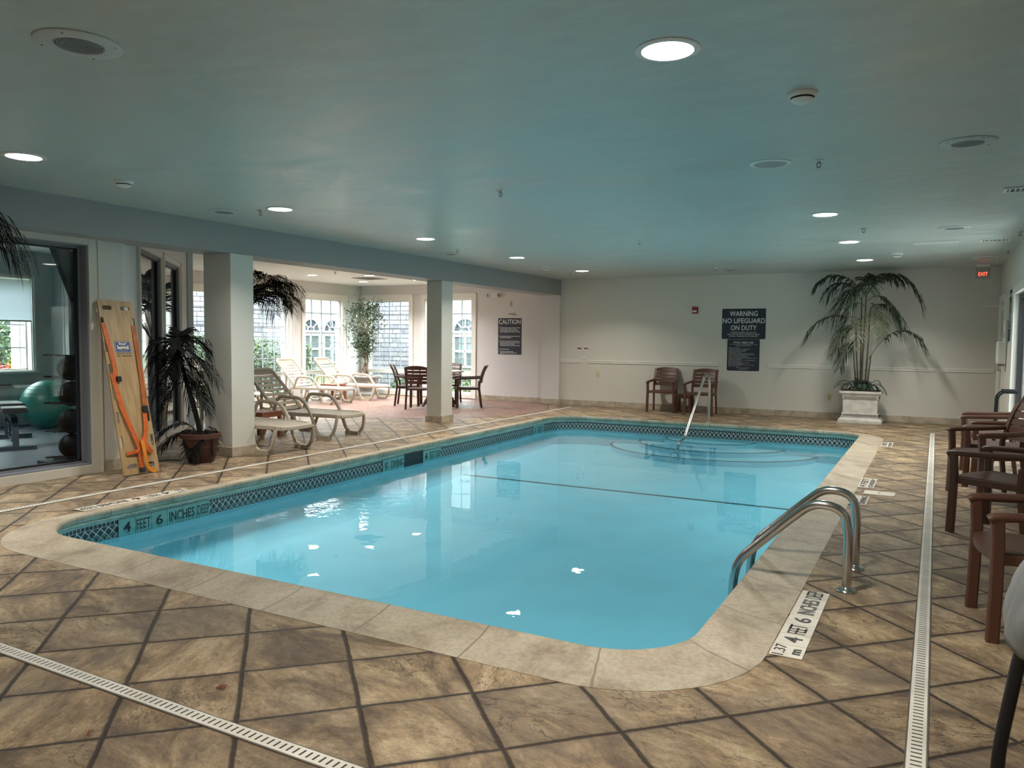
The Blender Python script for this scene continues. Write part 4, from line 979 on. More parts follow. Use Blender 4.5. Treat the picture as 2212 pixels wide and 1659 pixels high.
# tall kentia in the square white planter at the back wall
PX, PY = -1.17, 15.27
pl = thing('square_planter', 'carved white square planter holding the tall palm at the back wall', 'planter', (PX, PY, 0), -.02)
STONE = mat('white_cast_stone', (.66, .64, .60), .6, noise=.22, nscale=7, bump=.2, bscale=30)
def ringbox(k, w_, z0, z1, w2=None): 
    w2 = w2 or w_; a, b = w_/2, w2/2; d = .20/.33
    k.add([(-a, -a*d, z0), (a, -a*d, z0), (a, a*d, z0), (-a, a*d, z0), (-b, -b*d, z1), (b, -b*d, z1), (b, b*d, z1), (-b, b*d, z1)], [(3, 2, 1, 0), (4, 5, 6, 7), (0, 1, 5, 4), (1, 2, 6, 5), (2, 3, 7, 6), (3, 0, 4, 7)])
k = MB(); ringbox(k, .72, 0, .05); ringbox(k, .72, .05, .095, .64); ringbox(k, .61, .095, .105); ringbox(k, .63, .105, .115); ringbox(k, .60, .115, .165); ringbox(k, .62, .165, .175, .58); ringbox(k, .57, .175, .42); ringbox(k, .58, .42, .43, .60); ringbox(k, .59, .43, .48); ringbox(k, .61, .48, .49); ringbox(k, .60, .49, .53, .68); ringbox(k, .69, .53, .57)
k.build('pot', STONE, pl, bevel=.003)
CARVE = mat('carved_recess', (.07, .07, .065), .8); LEAFR = mat('white_relief', (.68, .66, .62), .6)
k = MB(); kk = MB()
for z, w_ in ((.14, .60), (.455, .59)):
    k.bb((-w_/2+.02, -w_/2*.606-.004, z-.02), (w_/2-.02, -w_/2*.606+.01, z+.02)); k.bb((w_/2-.01, -w_/2*.606+.02, z-.02), (w_/2+.003, w_/2*.606-.02, z+.02))
    n = 20
    for i in range(n):
        x = -w_/2+.035+(w_-.07)*i/(n-1)
        for s_ in (-1, 1): kk.box((x, -w_/2*.606-.006, z+s_*.009), (.022, .010, .009), rot=Matrix.Rotation(-s_*.6, 3, 'Y'))
k.build('carved_band', CARVE, pl); kk.build('leaf_relief', LEAFR, pl, bevel=.002)
MB().bb((-.31, -.185, .555), (.31, .185, .585)).build('soil', SOIL, pl)
pt = thing('tall_palm', 'tall potted palm with arching fronds reaching the ceiling at the back wall', 'palm', (PX, PY, .585))
k = MB(); R = random.Random(3)
canes = [((-.05, 0, 0), (-.10, 0, .55), (-.13, .02, 1.1)), ((.0, -.03, 0), (.0, -.03, .8), (.03, -.02, 1.75)), ((.05, .02, 0), (.08, .02, .7), (.10, .0, 1.45)), ((-.02, .04, 0), (-.04, .04, .8), (-.05, .03, 1.7)), ((.08, -.02, 0), (.11, -.02, .3), (.14, -.02, .62)), ((-.08, .0, 0), (-.13, .0, .4), (-.17, .02, .85))]
for c in canes: cn = MB().tube(bez(c, 12), .017, 8, r2=.009); cn.build('cane', CANE, pt, smooth=50)
# fronds given by crown point and tip in metres from the planter centre
FR = [((.03, 0, 1.65), (-.74, -.12, 1.92), .28, .26, LEAF), ((.03, 0, 1.70), (-.52, .12, 1.30), .30, .28, LEAF), ((.05, 0, 1.72), (.90, -.05, 1.50), .52, .27, LEAF), ((.06, 0, 1.60), (.60, -.12, 1.05), .34, .26, LEAF), ((.04, 0, 1.72), (.45, .15, 1.98), .16, .24, LEAF),
      ((.0, 0, 1.72), (.10, -.55, 1.75), .30, .26, LEAF), ((.0, 0, 1.7), (-.30, -.42, 1.45), .34, .26, LEAF), ((.08, 0, 1.45), (.58, .12, 1.22), .22, .2, LEAF), ((-.05, 0, 1.6), (-.62, .1, 1.72), .30, .22, LEAF), ((.10, 0, 1.40), (.35, -.35, 1.18), .26, .22, LEAFL), ((.08, 0, 1.3), (.30, -.40, .92), .30, .24, LEAFL),
      ((-.05, 0, 1.05), (-.96, -.12, .92), .42, .24, LEAF), ((-.1, 0, 1.05), (-.50, -.22, .62), .32, .26, LEAFL), ((-.05, 0, 1.15), (-.12, -.45, .78), .34, .26, LEAFL), ((-.1, 0, 1.0), (-.44, .12, .72), .26, .24, LEAF), ((.10, 0, .55), (.98, -.08, .78), .46, .20, LEAF), ((-.1, 0, .85), (-.35, -.25, .40), .22, .2, LEAF), ((.0, 0, 1.5), (-.35, -.2, 1.1), .25, .22, LEAF), ((.02, 0, 1.7), (.2, -.3, 2.0), .12, .22, LEAF)]
for i, (b, t, lf, ll, m) in enumerate(FR): frond_mb(b, t, lf, 15 if m is LEAF else 10, ll*(1.35 if m is LEAF else 1.1), .036 if m is LEAF else .034, 1.05, .2, i).build('frond', m, pt)
fn = thing('fern', 'dark green fern filling the rim of the white square planter', 'fern', (PX, PY, .58))
FERN = mat('fern_leaf', (.022, .06, .04), .5, col2=(.01, .025, .02), nscale=9)
for i in range(24):
    a = 2*PI*i/24+R.uniform(-.15, .15); q = R.uniform(.26, .42); 
    q *= (1.15 if abs(math.cos(a)) > .6 else .65)
    frond_mb((.12*math.cos(a), .08*math.sin(a), 0), (q*math.cos(a), min(.30, q*.7*math.sin(a)), R.uniform(-.14, .10)), R.uniform(.10, .2), 16, .055, .018, .4, .15, 50+i, .003).build('frond', FERN, fn)

# dark palm in the terracotta pot beside the big column
tp = thing('terracotta_pot', 'ribbed dark terracotta pot between the rescue board and the big column', 'pot', (-7.36, 6.08, 0))
lathe_pot([(.0001, 0), (.135, 0), (.15, .05), (.156, .055), (.156, .065), (.163, .075), (.18, .17), (.186, .175), (.186, .19), (.19, .2), (.198, .275), (.222, .28), (.226, .33), (.20, .335), (.19, .29), (.0001, .285)], TERRA, tp)
MB().lathe((0, 0, 0), [(.0001, .292), (.19, .292)], 24).build('soil', SOIL, tp)
dp = thing('dark_palm', 'small dark palm with drooping fronds leaning out of the terracotta pot', 'palm', (-7.36, 6.08, .29))
MB().tube(bez([(0, 0, 0), (-.06, -.03, .4), (-.20, -.08, .72), (-.24, -.1, 1.0)], 12), .030, 9, r2=.02).build('trunk', mat('dark_trunk', (.012, .011, .010), .8, bump=.6, bscale=30), dp, smooth=50)
DLEAF = mat('dark_palm_leaf', (.010, .013, .012), .75, spec=.15, col2=(.005, .006, .006), nscale=8)
DF = [((-.24, -.1, 1.0), (-.10, .28, .98)), ((-.24, -.1, 1.0), (-.52, -.45, .95)), ((-.24, -.1, 1.0), (-.62, -.50, .55)), ((-.24, -.1, .98), (.05, .02, .78)), ((-.22, -.1, .98), (-.30, -.25, .48)), ((-.22, -.1, .96), (-.05, .30, .62)), ((-.24, -.1, .95), (-.50, -.1, .45)), ((-.2, -.08, .8), (-.48, -.42, .34)), ((-.2, -.08, .85), (.26, .20, .60)), ((-.2, -.08, .8), (-.10, -.05, .30)), ((-.16, -.06, .65), (.08, .15, .25)), ((-.16, -.06, .62), (-.42, -.30, .10)), ((-.24, -.1, 1.0), (-.35, .1, 1.12)), ((-.24, -.1, 1.0), (-.05, -.25, 1.0)), ((-.22, -.1, .9), (-.55, -.42, .78)), ((-.2, -.1, .9), (-.28, -.3, .3)), ((-.15, -.05, .6), (.16, .02, .28)),
      ((-.24, -.1, 1.0), (-.15, -.30, .70)), ((-.24, -.1, 1.0), (-.38, -.05, .75)), ((-.22, -.1, .9), (.0, .05, .5)), ((-.22, -.1, .9), (-.38, -.28, .60)), ((-.2, -.08, .8), (.02, .25, .42)), ((-.18, -.08, .75), (-.25, -.3, .15)), ((-.24, -.1, 1.0), (.02, .2, .9)), ((-.24, -.1, 1.0), (-.3, -.3, .85)),
      ((0, 0, .05), (-.36, -.22, -.12)), ((.02, 0, .05), (.12, -.20, -.18)), ((.02, .02, .05), (.20, .12, -.10)), ((-.05, -.05, .1), (-.30, -.28, .02))]
for i, (b, t) in enumerate(DF):
    t = (t[0]*(.6 if t[0] > 0 else 1), t[1]*(.6 if t[1] > 0 else 1), t[2]); q = (t[0]+.34)*.739+(t[1]+.70)*.673
    if q < .20 and t[2] > 0: t = (t[0]+.739*(.20-q), t[1]+.673*(.20-q), t[2])
    frond_mb(b, t, .16 if i < 25 else .10, 20, .21, .022, .8, .10, 200+i, .005).build('frond', DLEAF, dp)
ff = thing('fallen_frond', 'dark palm frond lying on the floor behind the rescue board', 'frond', (-7.52, 5.72, .02)); frond_mb((.05, .18, .01), (-.05, -.26, .01), .02, 16, .09, .012, .1, .05, 300).build('leaflets', DLEAF, ff)

# big palm in the lounge behind the column
bp_ = thing('lounge_palm', 'large dark palm in the lounge, its fronds showing either side of the column', 'palm', (-10.55, 9.35, 0))
lathe_pot([(.0001, 0), (.17, 0), (.23, .36), (.26, .38), (.26, .42), (.22, .42), (.21, .36), (.0001, .35)], TERRA, bp_)
for i, c in enumerate((((0, 0, .3), (.02, 0, .8), (-.02, 0, 1.35)), ((.03, .02, .3), (.08, .02, .9), (.02, .04, 1.4)))): MB().tube(bez(c, 8), .045, 9, r2=.03).build('trunk', TRUNK, bp_, smooth=50)
BF = [(1.62, -.30, 1.85), (1.45, -.15, 2.12), (1.20, -.05, 2.32), (1.55, -.1, 1.95), (1.2, .2, 2.0), (1.30, -.25, 1.80), (1.35, .1, 2.2), (-.25, .15, 2.25), (.2, -.1, 2.42), (-.5, .35, 2.1), (.35, .2, 2.5), (-.1, .6, 2.3), (.5, -.1, 2.15), (-.55, .5, 1.9), (.9, .2, 2.35), (-.1, .25, 1.95)]
for i, (x, y, z) in enumerate(BF): frond_mb((0, 0, 1.3), (x, y, z), .55 if x > 1 else .3, 28, .34, .022, 1.0, .38, 400+i, .010).build('frond', DLEAF, bp_)
# palm standing left of the frame, hanging into it
lp = thing('left_edge_palm', 'dark drooping palm fronds at the far left edge over the gym window', 'palm', (-7.05, 2.95, 0))
lathe_pot([(.0001, 0), (.17, 0), (.23, .36), (.26, .38), (.26, .42), (.22, .42), (.21, .36), (.0001, .35)], TERRA, lp)
MB().tube(bez([(0, 0, .3), (.05, 0, 1.1), (.0, 0, 1.9)], 10), .04, 9, r2=.028).build('trunk', TRUNK, lp, smooth=50)
for i, (x, y, z, lf) in enumerate(((.10, 1.00, 2.10, .55), (.02, .93, 2.20, .52), (.16, .90, 2.02, .48), (-.3, .5, 2.0, .3), (.6, -.3, 2.1, .35), (-.3, -.5, 2.1, .35), (.7, .2, 1.8, .4), (.1, -.8, 1.9, .4))): frond_mb((0, 0, 1.88), (x, y, z), lf, 24, .26, .018, 1.05, .25, 500+i, .008).build('frond', DLEAF, lp)

# ficus in the stone urn
ur = thing('stone_urn', 'grey carved stone urn in the lounge corner holding the small tree', 'urn', (-12.52, 15.30, 0))
URN = mat('grey_cast_stone', (.42, .42, .41), .7, noise=.3, nscale=9, bump=.3, bscale=25)
lathe_pot([(.0001, 0), (.21, 0), (.22, .05), (.19, .07), (.155, .11), (.165, .14), (.25, .22), (.315, .34), (.335, .42), (.36, .45), (.405, .455), (.415, .475), (.41, .505), (.36, .51), (.33, .47), (.0001, .46)], URN, ur)
k = MB()
for i in range(7):
    a = -PI/2+(i-3)*.5; 
    for s_ in (-1, 1):
        P = [Vector(((.295+.012*0+.03*math.sin(q*.2))*math.cos(a+s_*.16*math.sin(q*.75)), (.30)*math.sin(a+s_*.16*math.sin(q*.75)), .25+.018*q)) for q in range(8)]; k.tube(P, .008, 5)
k.build('scroll_relief', LEAFR, ur, smooth=50)
fc = thing('ficus_tree', 'small leafy ficus with braided trunk in the stone urn', 'tree', (-12.52, 15.30, .46))
R = random.Random(11); k = MB()
for s_ in range(3):
    P = [Vector((.045*math.cos(s_*2.1+z*7)*(1-z*.3)+.02*z+.03*math.sin(z*3), .045*math.sin(s_*2.1+z*7)*(1-z*.3), z)) for z in [q*.07 for q in range(13)]]; k.tube(P, .026, 8, r2=.017)
for s_ in range(5): a = s_*1.25; k.tube(bez([(.09*math.cos(a), .09*math.sin(a), 0), (.12*math.cos(a), .12*math.sin(a), .15), (.02, 0, .3)], 6), .018, 6)
k.build('trunk', mat('ficus_bark', (.24, .17, .12), .8, noise=.4, nscale=14), fc, smooth=60)
k = MB(); tips = []
for i in range(60):
    a = R.uniform(0, 2*PI); r0 = R.uniform(.12, .42); z = R.uniform(.62, 1.82); r0 *= max(.3, 1-abs(z-1.48)/1.0)*1.15
    p = Vector((r0*math.cos(a)*1.05-.02, r0*math.sin(a)*.85, z)); k.tube(bez([(.02, 0, min(.85, z*.6)), (p.x*.3, p.y*.3, z*.8), p], 5), .007, 5, r2=.003); tips.append(p)
k.build('branches', MATS['ficus_bark'], fc)
k = MB()
for p in tips:
    for q in range(56):
        c = p+Vector((R.gauss(0, .085), R.gauss(0, .075), R.gauss(-.02, .10))); d = Vector((R.uniform(-1, 1), R.uniform(-1, 1), R.uniform(-1.2, .3))).normalized(); s_ = d.cross(Vector((R.uniform(-1, 1), R.uniform(-1, 1), R.uniform(-1, 1)))).normalized()
        L = R.uniform(.05, .085); k.add([c, c+d*L*.5+s_*L*.22, c+d*L, c+d*L*.5-s_*L*.22], [(0, 1, 2, 3)])
k.build('foliage', mat('ficus_leaf', (.15, .21, .13), .5, col2=(.035, .055, .035), nscale=5), fc)

# ------------------------------------------------------------------ rescue board leaning on the gym wall
# local: x across, y up the board, z out of its face
bl = Vector((-7.215, 5.00, .0)); tp_ = Vector((-7.655, 5.03, 1.795)); yv = (tp_-bl).normalized(); xv = Vector((0, 1, 0)); xv = (xv-yv*xv.dot(yv)).normalized(); zv = xv.cross(yv)
BM = Matrix(((xv.x, yv.x, zv.x, bl.x), (xv.y, yv.y, zv.y, bl.y), (xv.z, yv.z, zv.z, bl.z+.008), (0, 0, 0, 1)))
e = thing('rescue_board', 'wooden spine rescue board with orange straps leaning on the gym wall', 'rescue board'); e.matrix_world = BM
WB_, HB = .415, 1.845
def slot(cx, cy, w_, h_): 
    r = min(w_, h_)*.45; o = []
    for sx, sy, a in ((1, -1, -90), (1, 1, 0), (-1, 1, 90), (-1, -1, 180)):
        for q in range(4): t = math.radians(a+q*30); o.append((cx+sx*(w_/2-r)+r*math.cos(t), cy+sy*(h_/2-r)+r*math.sin(t)))
    return o
holes = [slot(.105, 1.765, .11, .045), slot(.31, 1.765, .11, .045)]
for y in (1.60, 1.35, 1.10, .84, .60, .34): holes += [slot(.032, y, .034, .125), slot(WB_-.032, y, .034, .125)]
holes += [slot(.075, .50, .05, .16)][:0]+[slot(.105, .085, .12, .05), slot(.31, .085, .11, .05)]
outer = slot(WB_/2, HB/2, WB_, HB); 
outer = [(0, 0), (WB_, 0), (WB_-.01, HB-.01), (WB_-.03, HB), (.03, HB), (.01, HB-.01)]
loops = [[Vector((x, y, 0)) for x, y in outer]]+[[Vector((x, y, 0)) for x, y in h[::-1]] for h in holes]
tris = geometry.tessellate_polygon(loops); allv = [v for l in loops for v in l]; n = len(allv)
k = MB(); vs = [(v.x, v.y, .0) for v in allv]+[(v.x, v.y, .018) for v in allv]; fs = [tuple(t) for t in tris]+[tuple(i+n for i in t)[::-1] for t in tris]
o_ = 0
for l in loops:
    m_ = len(l)
    for i in range(m_): a, b = o_+i, o_+(i+1) % m_; fs.append((a, b, n+b, n+a))
    o_ += m_
k.add(vs, fs); k.build('board', mat('birch_plywood', (.43, .285, .14), .45, col2=(.33, .205, .09), nscale=5, stretch=(6, .7, 1)), e)
BLU = mat('blue_sticker', (.02, .05, .22), .4); CRM = mat('sticker_cream', (.68, .60, .46), .5)
st_ = MB().bb((.125, 1.285, .018), (.305, 1.405, .0195)); st_.build('sticker', BLU, e)
k = MB()
for a, b in (((.13, 1.29), (.30, 1.293)), ((.13, 1.397), (.30, 1.40)), ((.13, 1.29), (.133, 1.40)), ((.297, 1.29), (.30, 1.40))): k.bb((*a, .0195), (*b, .0203))
k.build('sticker_border', CRM, e)
label_obj('lettering', 'Skippy!!', .035, (.215, 1.368), CRM, e, 1, 'CENTER', .001, z=.0200, width=.09)
label_obj('lettering', 'board', .055, (.215, 1.322), CRM, e, 1, 'CENTER', .0035, z=.0200, width=.13)
label_obj('lettering', 'SKIPPYBOARD MFG., INC.', .009, (.215, 1.303), CRM, e, 1, 'CENTER', z=.0200)
label_obj('lettering', 'DISTRIBUTED BY AQUATIC', .012, (.215, 1.268), INK, e, 1, 'CENTER', z=.0188, width=.165)
label_obj('lettering', 'CALL  1-800-459-7093', .017, (.215, 1.243), INK, e, 1, 'CENTER', .0004, z=.0188, width=.17)
OR = mat('orange_webbing', (.62, .115, .010), .5, noise=.3, nscale=30, stretch=(1, 1, 1), bump=.2, bscale=120); OR2 = mat('yellow_orange_webbing', (.66, .23, .012), .5)
def strap(path, m=OR, w_=.05, label=None):
    k = MB(); k.sweep(fillet(path, .05, 4), rect(w_, .003), up=(0, 0, 1)); o = k.build('strap', m, e, smooth=40); return o
strap([(.035, 1.60, .021), (.065, 1.30, .03), (.085, 1.10, .032), (.05, .98, .028)])
strap([(.04, 1.06, .026), (.085, .70, .035), (.17, .40, .04), (.205, .28, .045), (.205, .04, .03)])
OR3 = mat('worn_orange_webbing', (.42, .105, .014), .5, noise=.35, nscale=18)
strap([(.375, 1.58, .021), (.37, 1.2, .03), (.365, .95, .03), (.35, .70, .032)], OR3)
strap([(.335, .64, .034), (.325, .50, .038), (.29, .36, .045), (.23, .30, .05)])
strap([(.23, .36, .055), (.30, .25, .06), (.345, .20, .035)]); strap([(.06, .22, .03), (.13, .225, .045), (.20, .24, .05)], w_=.035)
strap([(.235, .34, .06), (.24, .20, .07), (.255, .08, .05), (.30, .02, .03), (.37, .005, .03)], OR2, .038)
k = MB(); k.box((.345, .67, .04), (.06, .07, .02)); k.build('buckle', BLKM, e, bevel=.004); MB().box((.10, 1.0, .04), (.05, .055, .02)).build('buckle', BLKM, e, bevel=.004); MB().box((.205, .035, .04), (.06, .05, .02)).build('buckle', BLKM, e, bevel=.004)

# ------------------------------------------------------------------ gym things
e = thing('wall_heater', 'grey wall air conditioner below the gym window', 'air conditioner', (-12.73, 6.62, .02))
AC = mat('ac_plastic', (.40, .42, .42), .45); k = MB(); k.prism([(0, 0), (.24, 0), (.26, .05), (.26, .5), (.22, .60), (.10, .64), (0, .64)], -.55, .62); k.xform(Matrix(((1, 0, 0, 0), (0, 0, 1, 0), (0, 1, 0, 0), (0, 0, 0, 1)))); k.build('cabinet', AC, e, bevel=.02)
k = MB()
for i in range(16): k.bb((.26, -.5, .06+.026*i), (.265, .57, .072+.026*i))
k.build('front_louvres', mat('ac_dark', (.16, .17, .17), .5), e)
k = MB(); k.box((.17, -.05, .618), (.11, .62, .012), rot=Matrix.Rotation(.42, 3, 'Y')); k.build('air_outlet', BLACK, e)
e = thing('exercise_ball', 'large teal green exercise ball in the gym corner', 'ball', (-11.9, 7.02, 0)); BAL = mat('green_vinyl', (.02, .22, .17), .35)
MB().ball((0, 0, .375), .37, 36, 22, (1, 1, 1)).build('ball_skin', BAL, e, smooth=80)
k = MB()
for z in (.5, .56, .62, .66): r = math.sqrt(max(0, .371**2-(z-.375)**2)); k.tube([(r*math.cos(q*PI/16), r*math.sin(q*PI/16), z) for q in range(32)], .003, 4, closed=True)
k.build('grip_ribs', BAL, e)
# medicine ball rack and its balls
RKX, RKY = -8.55, 5.30
e = thing('ball_rack', 'black upright rack holding the medicine balls behind the gym glass', 'rack', (RKX, RKY, .006))
k = MB(); k.bb((.0, .12, 0), (.05, .17, 1.2)); k.build('post', BLKM, e, bevel=.004)
MB().bb((-.15, -.30, 0), (.20, .22, .04)).build('base', BLKM, e, bevel=.004)
for z in (.055, .35, .66, .95, 1.19):
    k = MB()
    for x in (-.05, .10): k.tube([(x, .17, z), (x, -.26, z+.02)], .010, 8)
    k.tube([(-.05, .1, z), (.10, .1, z)], .010, 8); k.build('ball_arm', BLKM, e)
for z, lb in ((.19, 'black medicine ball on the lowest rack arm'), (.465, 'black medicine ball second from the bottom of the rack'), (.775, 'black medicine ball second from the top of the rack'), (1.065, 'topmost black medicine ball on the rack')):
    b = thing('medicine_ball', lb, 'medicine ball', (RKX+.02, RKY+.0, z)); MB().ball((0, 0, 0), .138, 24, 14).build('ball_skin', RUBBER, b, smooth=80)
e = thing('weight_bench', 'black adjustable weight bench seen through the gym window', 'bench', (-10.55, 5.75, .006), math.atan2(.42, -.9)+PI)
PAD = mat('black_vinyl', (.03, .03, .035), .28)
MB().box((-.25, 0, .50), (.95, .28, .07), rot=Matrix.Rotation(-.03, 3, 'Y')).build('back_pad', PAD, e, bevel=.02); MB().box((.46, 0, .49), (.38, .28, .07)).build('seat_pad', PAD, e, bevel=.02)
k = MB(); k.sweep(fillet([(-.75, 0, .03), (-.72, 0, .30), (-.55, 0, .36), (.55, 0, .36), (.62, 0, .03)], .15), rect(.07, .07)); k.bb((-.82, -.28, 0), (-.68, .28, .06)); k.bb((.56, -.22, 0), (.68, .22, .05)); k.build('bench_frame', mat('gunmetal', (.09, .09, .11), .3, .6), e, bevel=.004)
k = MB(); P = [(.05+.36*math.cos(a), 0, .42+.36*math.sin(a)) for a in [PI+.15+q*(PI-.5)/16 for q in range(17)]]; k.sweep(P, rect(.04, .045), up=(0, 1, 0)); k.build('adjustment_arc', BLKM, e)
k = MB()
for q in range(2, 15, 2): p = P[q]; k.box((p[0], -.022, p[2]), (.012, .01, .03))
k.build('arc_marks', WHITEP, e)
e = thing('television', 'black flat television tilted on the gym ceiling beside the glass', 'television', (-9.12, 5.74, 2.13)); e.rotation_euler = (0, .33, math.radians(222)); MB().bb((-.03, -.48, -.34), (.02, .48, .34)).build('screen_housing', mat('tv_black', (.010, .012, .018), .5), e, bevel=.006)
MB().bb((-.30, -.05, -.05), (-.03, .05, .05)).build('mounting_bracket', BLKM, e)
e = thing('gym_ceiling_light', 'long surface mounted light fixture on the gym ceiling', 'light fixture', (-10.4, 4.9, CH), .3); k = MB(); k.bb((-.12, -1.2, -.07), (.12, 1.2, 0)); k.build('fixture_body', mat('fixture_grey', (.35, .38, .40), .5), e, bevel=.01)
MB().bb((-.09, -1.15, -.078), (.09, 1.15, -.07)).build('diffuser', mat('unlit_diffuser', (.6, .62, .64), .4), e)
area('lamp', (-10.2, 4.0, 2.66), .6, .6, (0, 0, 0), 60, (.86, .94, 1.0))
e = thing('roller_blind', 'white roller blind half drawn over the gym window', 'blind', (-12.70, 0, 0)); 
bm_ = bpy.data.materials.new('blind_fabric'); bm_.use_nodes = True; tt = bm_.node_tree; tt.nodes.clear(); o1 = N(tt, 'ShaderNodeOutputMaterial'); d1 = N(tt, 'ShaderNodeBsdfDiffuse'); d2 = N(tt, 'ShaderNodeBsdfTranslucent'); mx1 = N(tt, 'ShaderNodeMixShader'); d1.inputs[0].default_value = (.85, .87, .9, 1); d2.inputs[0].default_value = (.8, .84, .9, 1); mx1.inputs[0].default_value = .5
tt.links.new(d1.outputs[0], mx1.inputs[1]); tt.links.new(d2.outputs[0], mx1.inputs[2]); tt.links.new(mx1.outputs[0], o1.inputs[0])
MB().bb((-.02, 5.73, 1.66), (-.017, 7.28, 2.3)).build('fabric', bm_, e); MB().bb((-.03, 5.73, 1.64), (-.01, 7.28, 1.665)).build('bottom_bar', WHITEP, e)

# ------------------------------------------------------------------ wrapped cart at the lower right corner, walker by the door
e = thing('wrapped_cart', 'black framed folding cart with grey-white mesh wrap at the lower right corner', 'cart', (.56, 2.80, 0))
k = MB(); 
k.tube(fillet([(-.335, .2, 0), (-.33, .2, .10), (-.285, .2, .42), (-.21, .2, .66)], .06), .021, 12); k.tube(fillet([(-.05, .30, 0), (-.08, .26, .4), (-.10, .22, .62)], .06), .013, 10); k.tube([(-.14, .06, .62), (.5, .3, .62)], .016, 10); k.tube([(-.17, .05, .50), (.10, .42, .05)], .012, 8); k.tube([(.3, .1, 0), (.3, .1, .62)], .016, 10)
k.build('tube_frame', BLKM, e, smooth=50)
MESHW = mat('mesh_fabric', (.30, .31, .315), .6, noise=.35, nscale=6)
t = MESHW.node_tree; wv = N(t, 'ShaderNodeTexWave'); wv.inputs['Scale'].default_value = 40; wv.inputs['Distortion'].default_value = .5; tcn = N(t, 'ShaderNodeTexCoord'); t.links.new(tcn.outputs['Object'], wv.inputs['Vector']); bpn = N(t, 'ShaderNodeBump'); bpn.inputs['Strength'].default_value = .6; t.links.new(wv.outputs['Fac'], bpn.inputs['Height']); t.links.new(bpn.outputs[0], t.nodes['Principled BSDF'].inputs['Normal'])
k = MB(); vs = []; fs = []; nu, nv = 40, 18; R = random.Random(4)
for j in range(nv+1):
    v = j/nv
    for i in range(nu+1):
        u = i/nu; a = PI*.35+u*PI*1.35
        rr = (.14+.21*math.sin(PI*(.04+.55*v)))*(1+(.02+.07*v)*math.sin(u*31+v*3)+.03*math.sin(u*67+v*5)); z = .90-.48*v-.05*math.sin(u*7)*v*.9-.03*math.cos(u*19)*v
        vs.append((.02+rr*math.cos(a)*1.0, .22+rr*math.sin(a)*.9, z))
for j in range(nv):
    for i in range(nu): a = j*(nu+1)+i; fs.append((a, a+1, a+nu+2, a+nu+1))
k.add(vs, fs); o = k.build('mesh_wrap', MESHW, e, smooth=80); md = o.modifiers.new('solid', 'SOLIDIFY'); md.thickness = .004
e = thing('folding_walker', 'black handle of a folded walker standing behind the right chairs', 'walker', (.74, 11.1, 0)); k = MB()
k.tube(fillet([(-.10, -.10, 0), (-.08, -.10, .80), (-.02, -.10, .86), (.12, -.10, .86)], .04), .012, 8); k.tube(fillet([(-.10, .2, 0), (-.08, .2, .80), (-.02, .2, .86), (.12, .2, .86)], .04), .012, 8); k.tube([(-.09, -.10, .5), (-.09, .2, .5)], .01, 8); k.build('walker_frame', RUBBER, e, smooth=50)
for y in (-.1, .2): MB().tube([(-.03, y, .86), (.11, y, .86)], .02, 10).build('hand_grip', RUBBER, e, smooth=50)

# ------------------------------------------------------------------ outside
GR = mat('grass', (.10, .15, .05), .9, noise=.4, nscale=3, bump=.4, bscale=30)
MB().bb((-60, -20, -.25), (-13.4, 60, -.12)).bb((-13.4, 16.15, -.25), (40, 60, -.12)).build('ground_outside', GR)['kind'] = 'structure'
def stone_material():
    m = bpy.data.materials.new('ashlar_stone'); m.use_nodes = True; t = m.node_tree; b = t.nodes['Principled BSDF']; tcn = N(t, 'ShaderNodeTexCoord'); mp = N(t, 'ShaderNodeMapping'); mp.inputs['Rotation'].default_value = (PI/2, 0, 0)
    s = N(t, 'ShaderNodeSeparateXYZ'); t.links.new(tcn.outputs['Object'], s.inputs[0]); cb = N(t, 'ShaderNodeCombineXYZ'); t.links.new(math_(t, 'ADD', s.outputs[0], s.outputs[1]), cb.inputs[0]); t.links.new(s.outputs[2], cb.inputs[1])
    br = N(t, 'ShaderNodeTexBrick'); br.inputs['Scale'].default_value = 1.0; br.inputs['Brick Width'].default_value = .30; br.inputs['Row Height'].default_value = .13; br.inputs['Mortar Size'].default_value = .008; br.squash = 1.6; br.squash_frequency = 3; br.offset = .37
    br.inputs['Color1'].default_value = (.27, .265, .28, 1); br.inputs['Color2'].default_value = (.17, .17, .20, 1); br.inputs['Mortar'].default_value = (.025, .025, .035, 1)
    t.links.new(cb.outputs[0], br.inputs['Vector']); c = mixc(t, .7, br.outputs['Color'], ramp(t, noise_(t, tcn.outputs['Object'], 7, 8, .7), [(.3, .55), (.65, 1.15)]), 'MULTIPLY')
    t.links.new(c, b.inputs['Base Color']); b.inputs['Roughness'].default_value = .9
    bp = N(t, 'ShaderNodeBump'); bp.inputs['Strength'].default_value = 1; bp.inputs['Distance'].default_value = .05; t.links.new(math_(t, 'SUBTRACT', noise_(t, tcn.outputs['Object'], 6, 8, .7), math_(t, 'MULTIPLY', br.outputs['Fac'], 1.2)), bp.inputs['Height']); t.links.new(bp.outputs[0], b.inputs['Normal'])
    return m
ASH = stone_material(); STUC = mat('white_stucco', (.20, .20, .195), .8)
e = thing('stone_chimney', 'grey stone clad wall filling the middle lounge window outside', 'stone wall', (-14.0, 18.6, -.12)); MB().bb((-.5, -.5, 0), (1.0, .6, 3.9)).build('stone_cladding', ASH, e); MB().bb((-1.6, -.2, 0), (-.56, .5, 3.9)).build('stucco_return', STUC, e); MB().bb((-.6, -.55, .62), (1.1, -.50, .72)).build('ledge', STUC, e, bevel=.01)
e = thing('stone_pier', 'grey stone clad wall behind the shrubs in the left lounge window', 'stone wall', (-17.4, 16.3, -.12)); MB().bb((-.5, -4.5, 0), (.5, 1.35, 3.6)).build('stone_cladding', ASH, e)
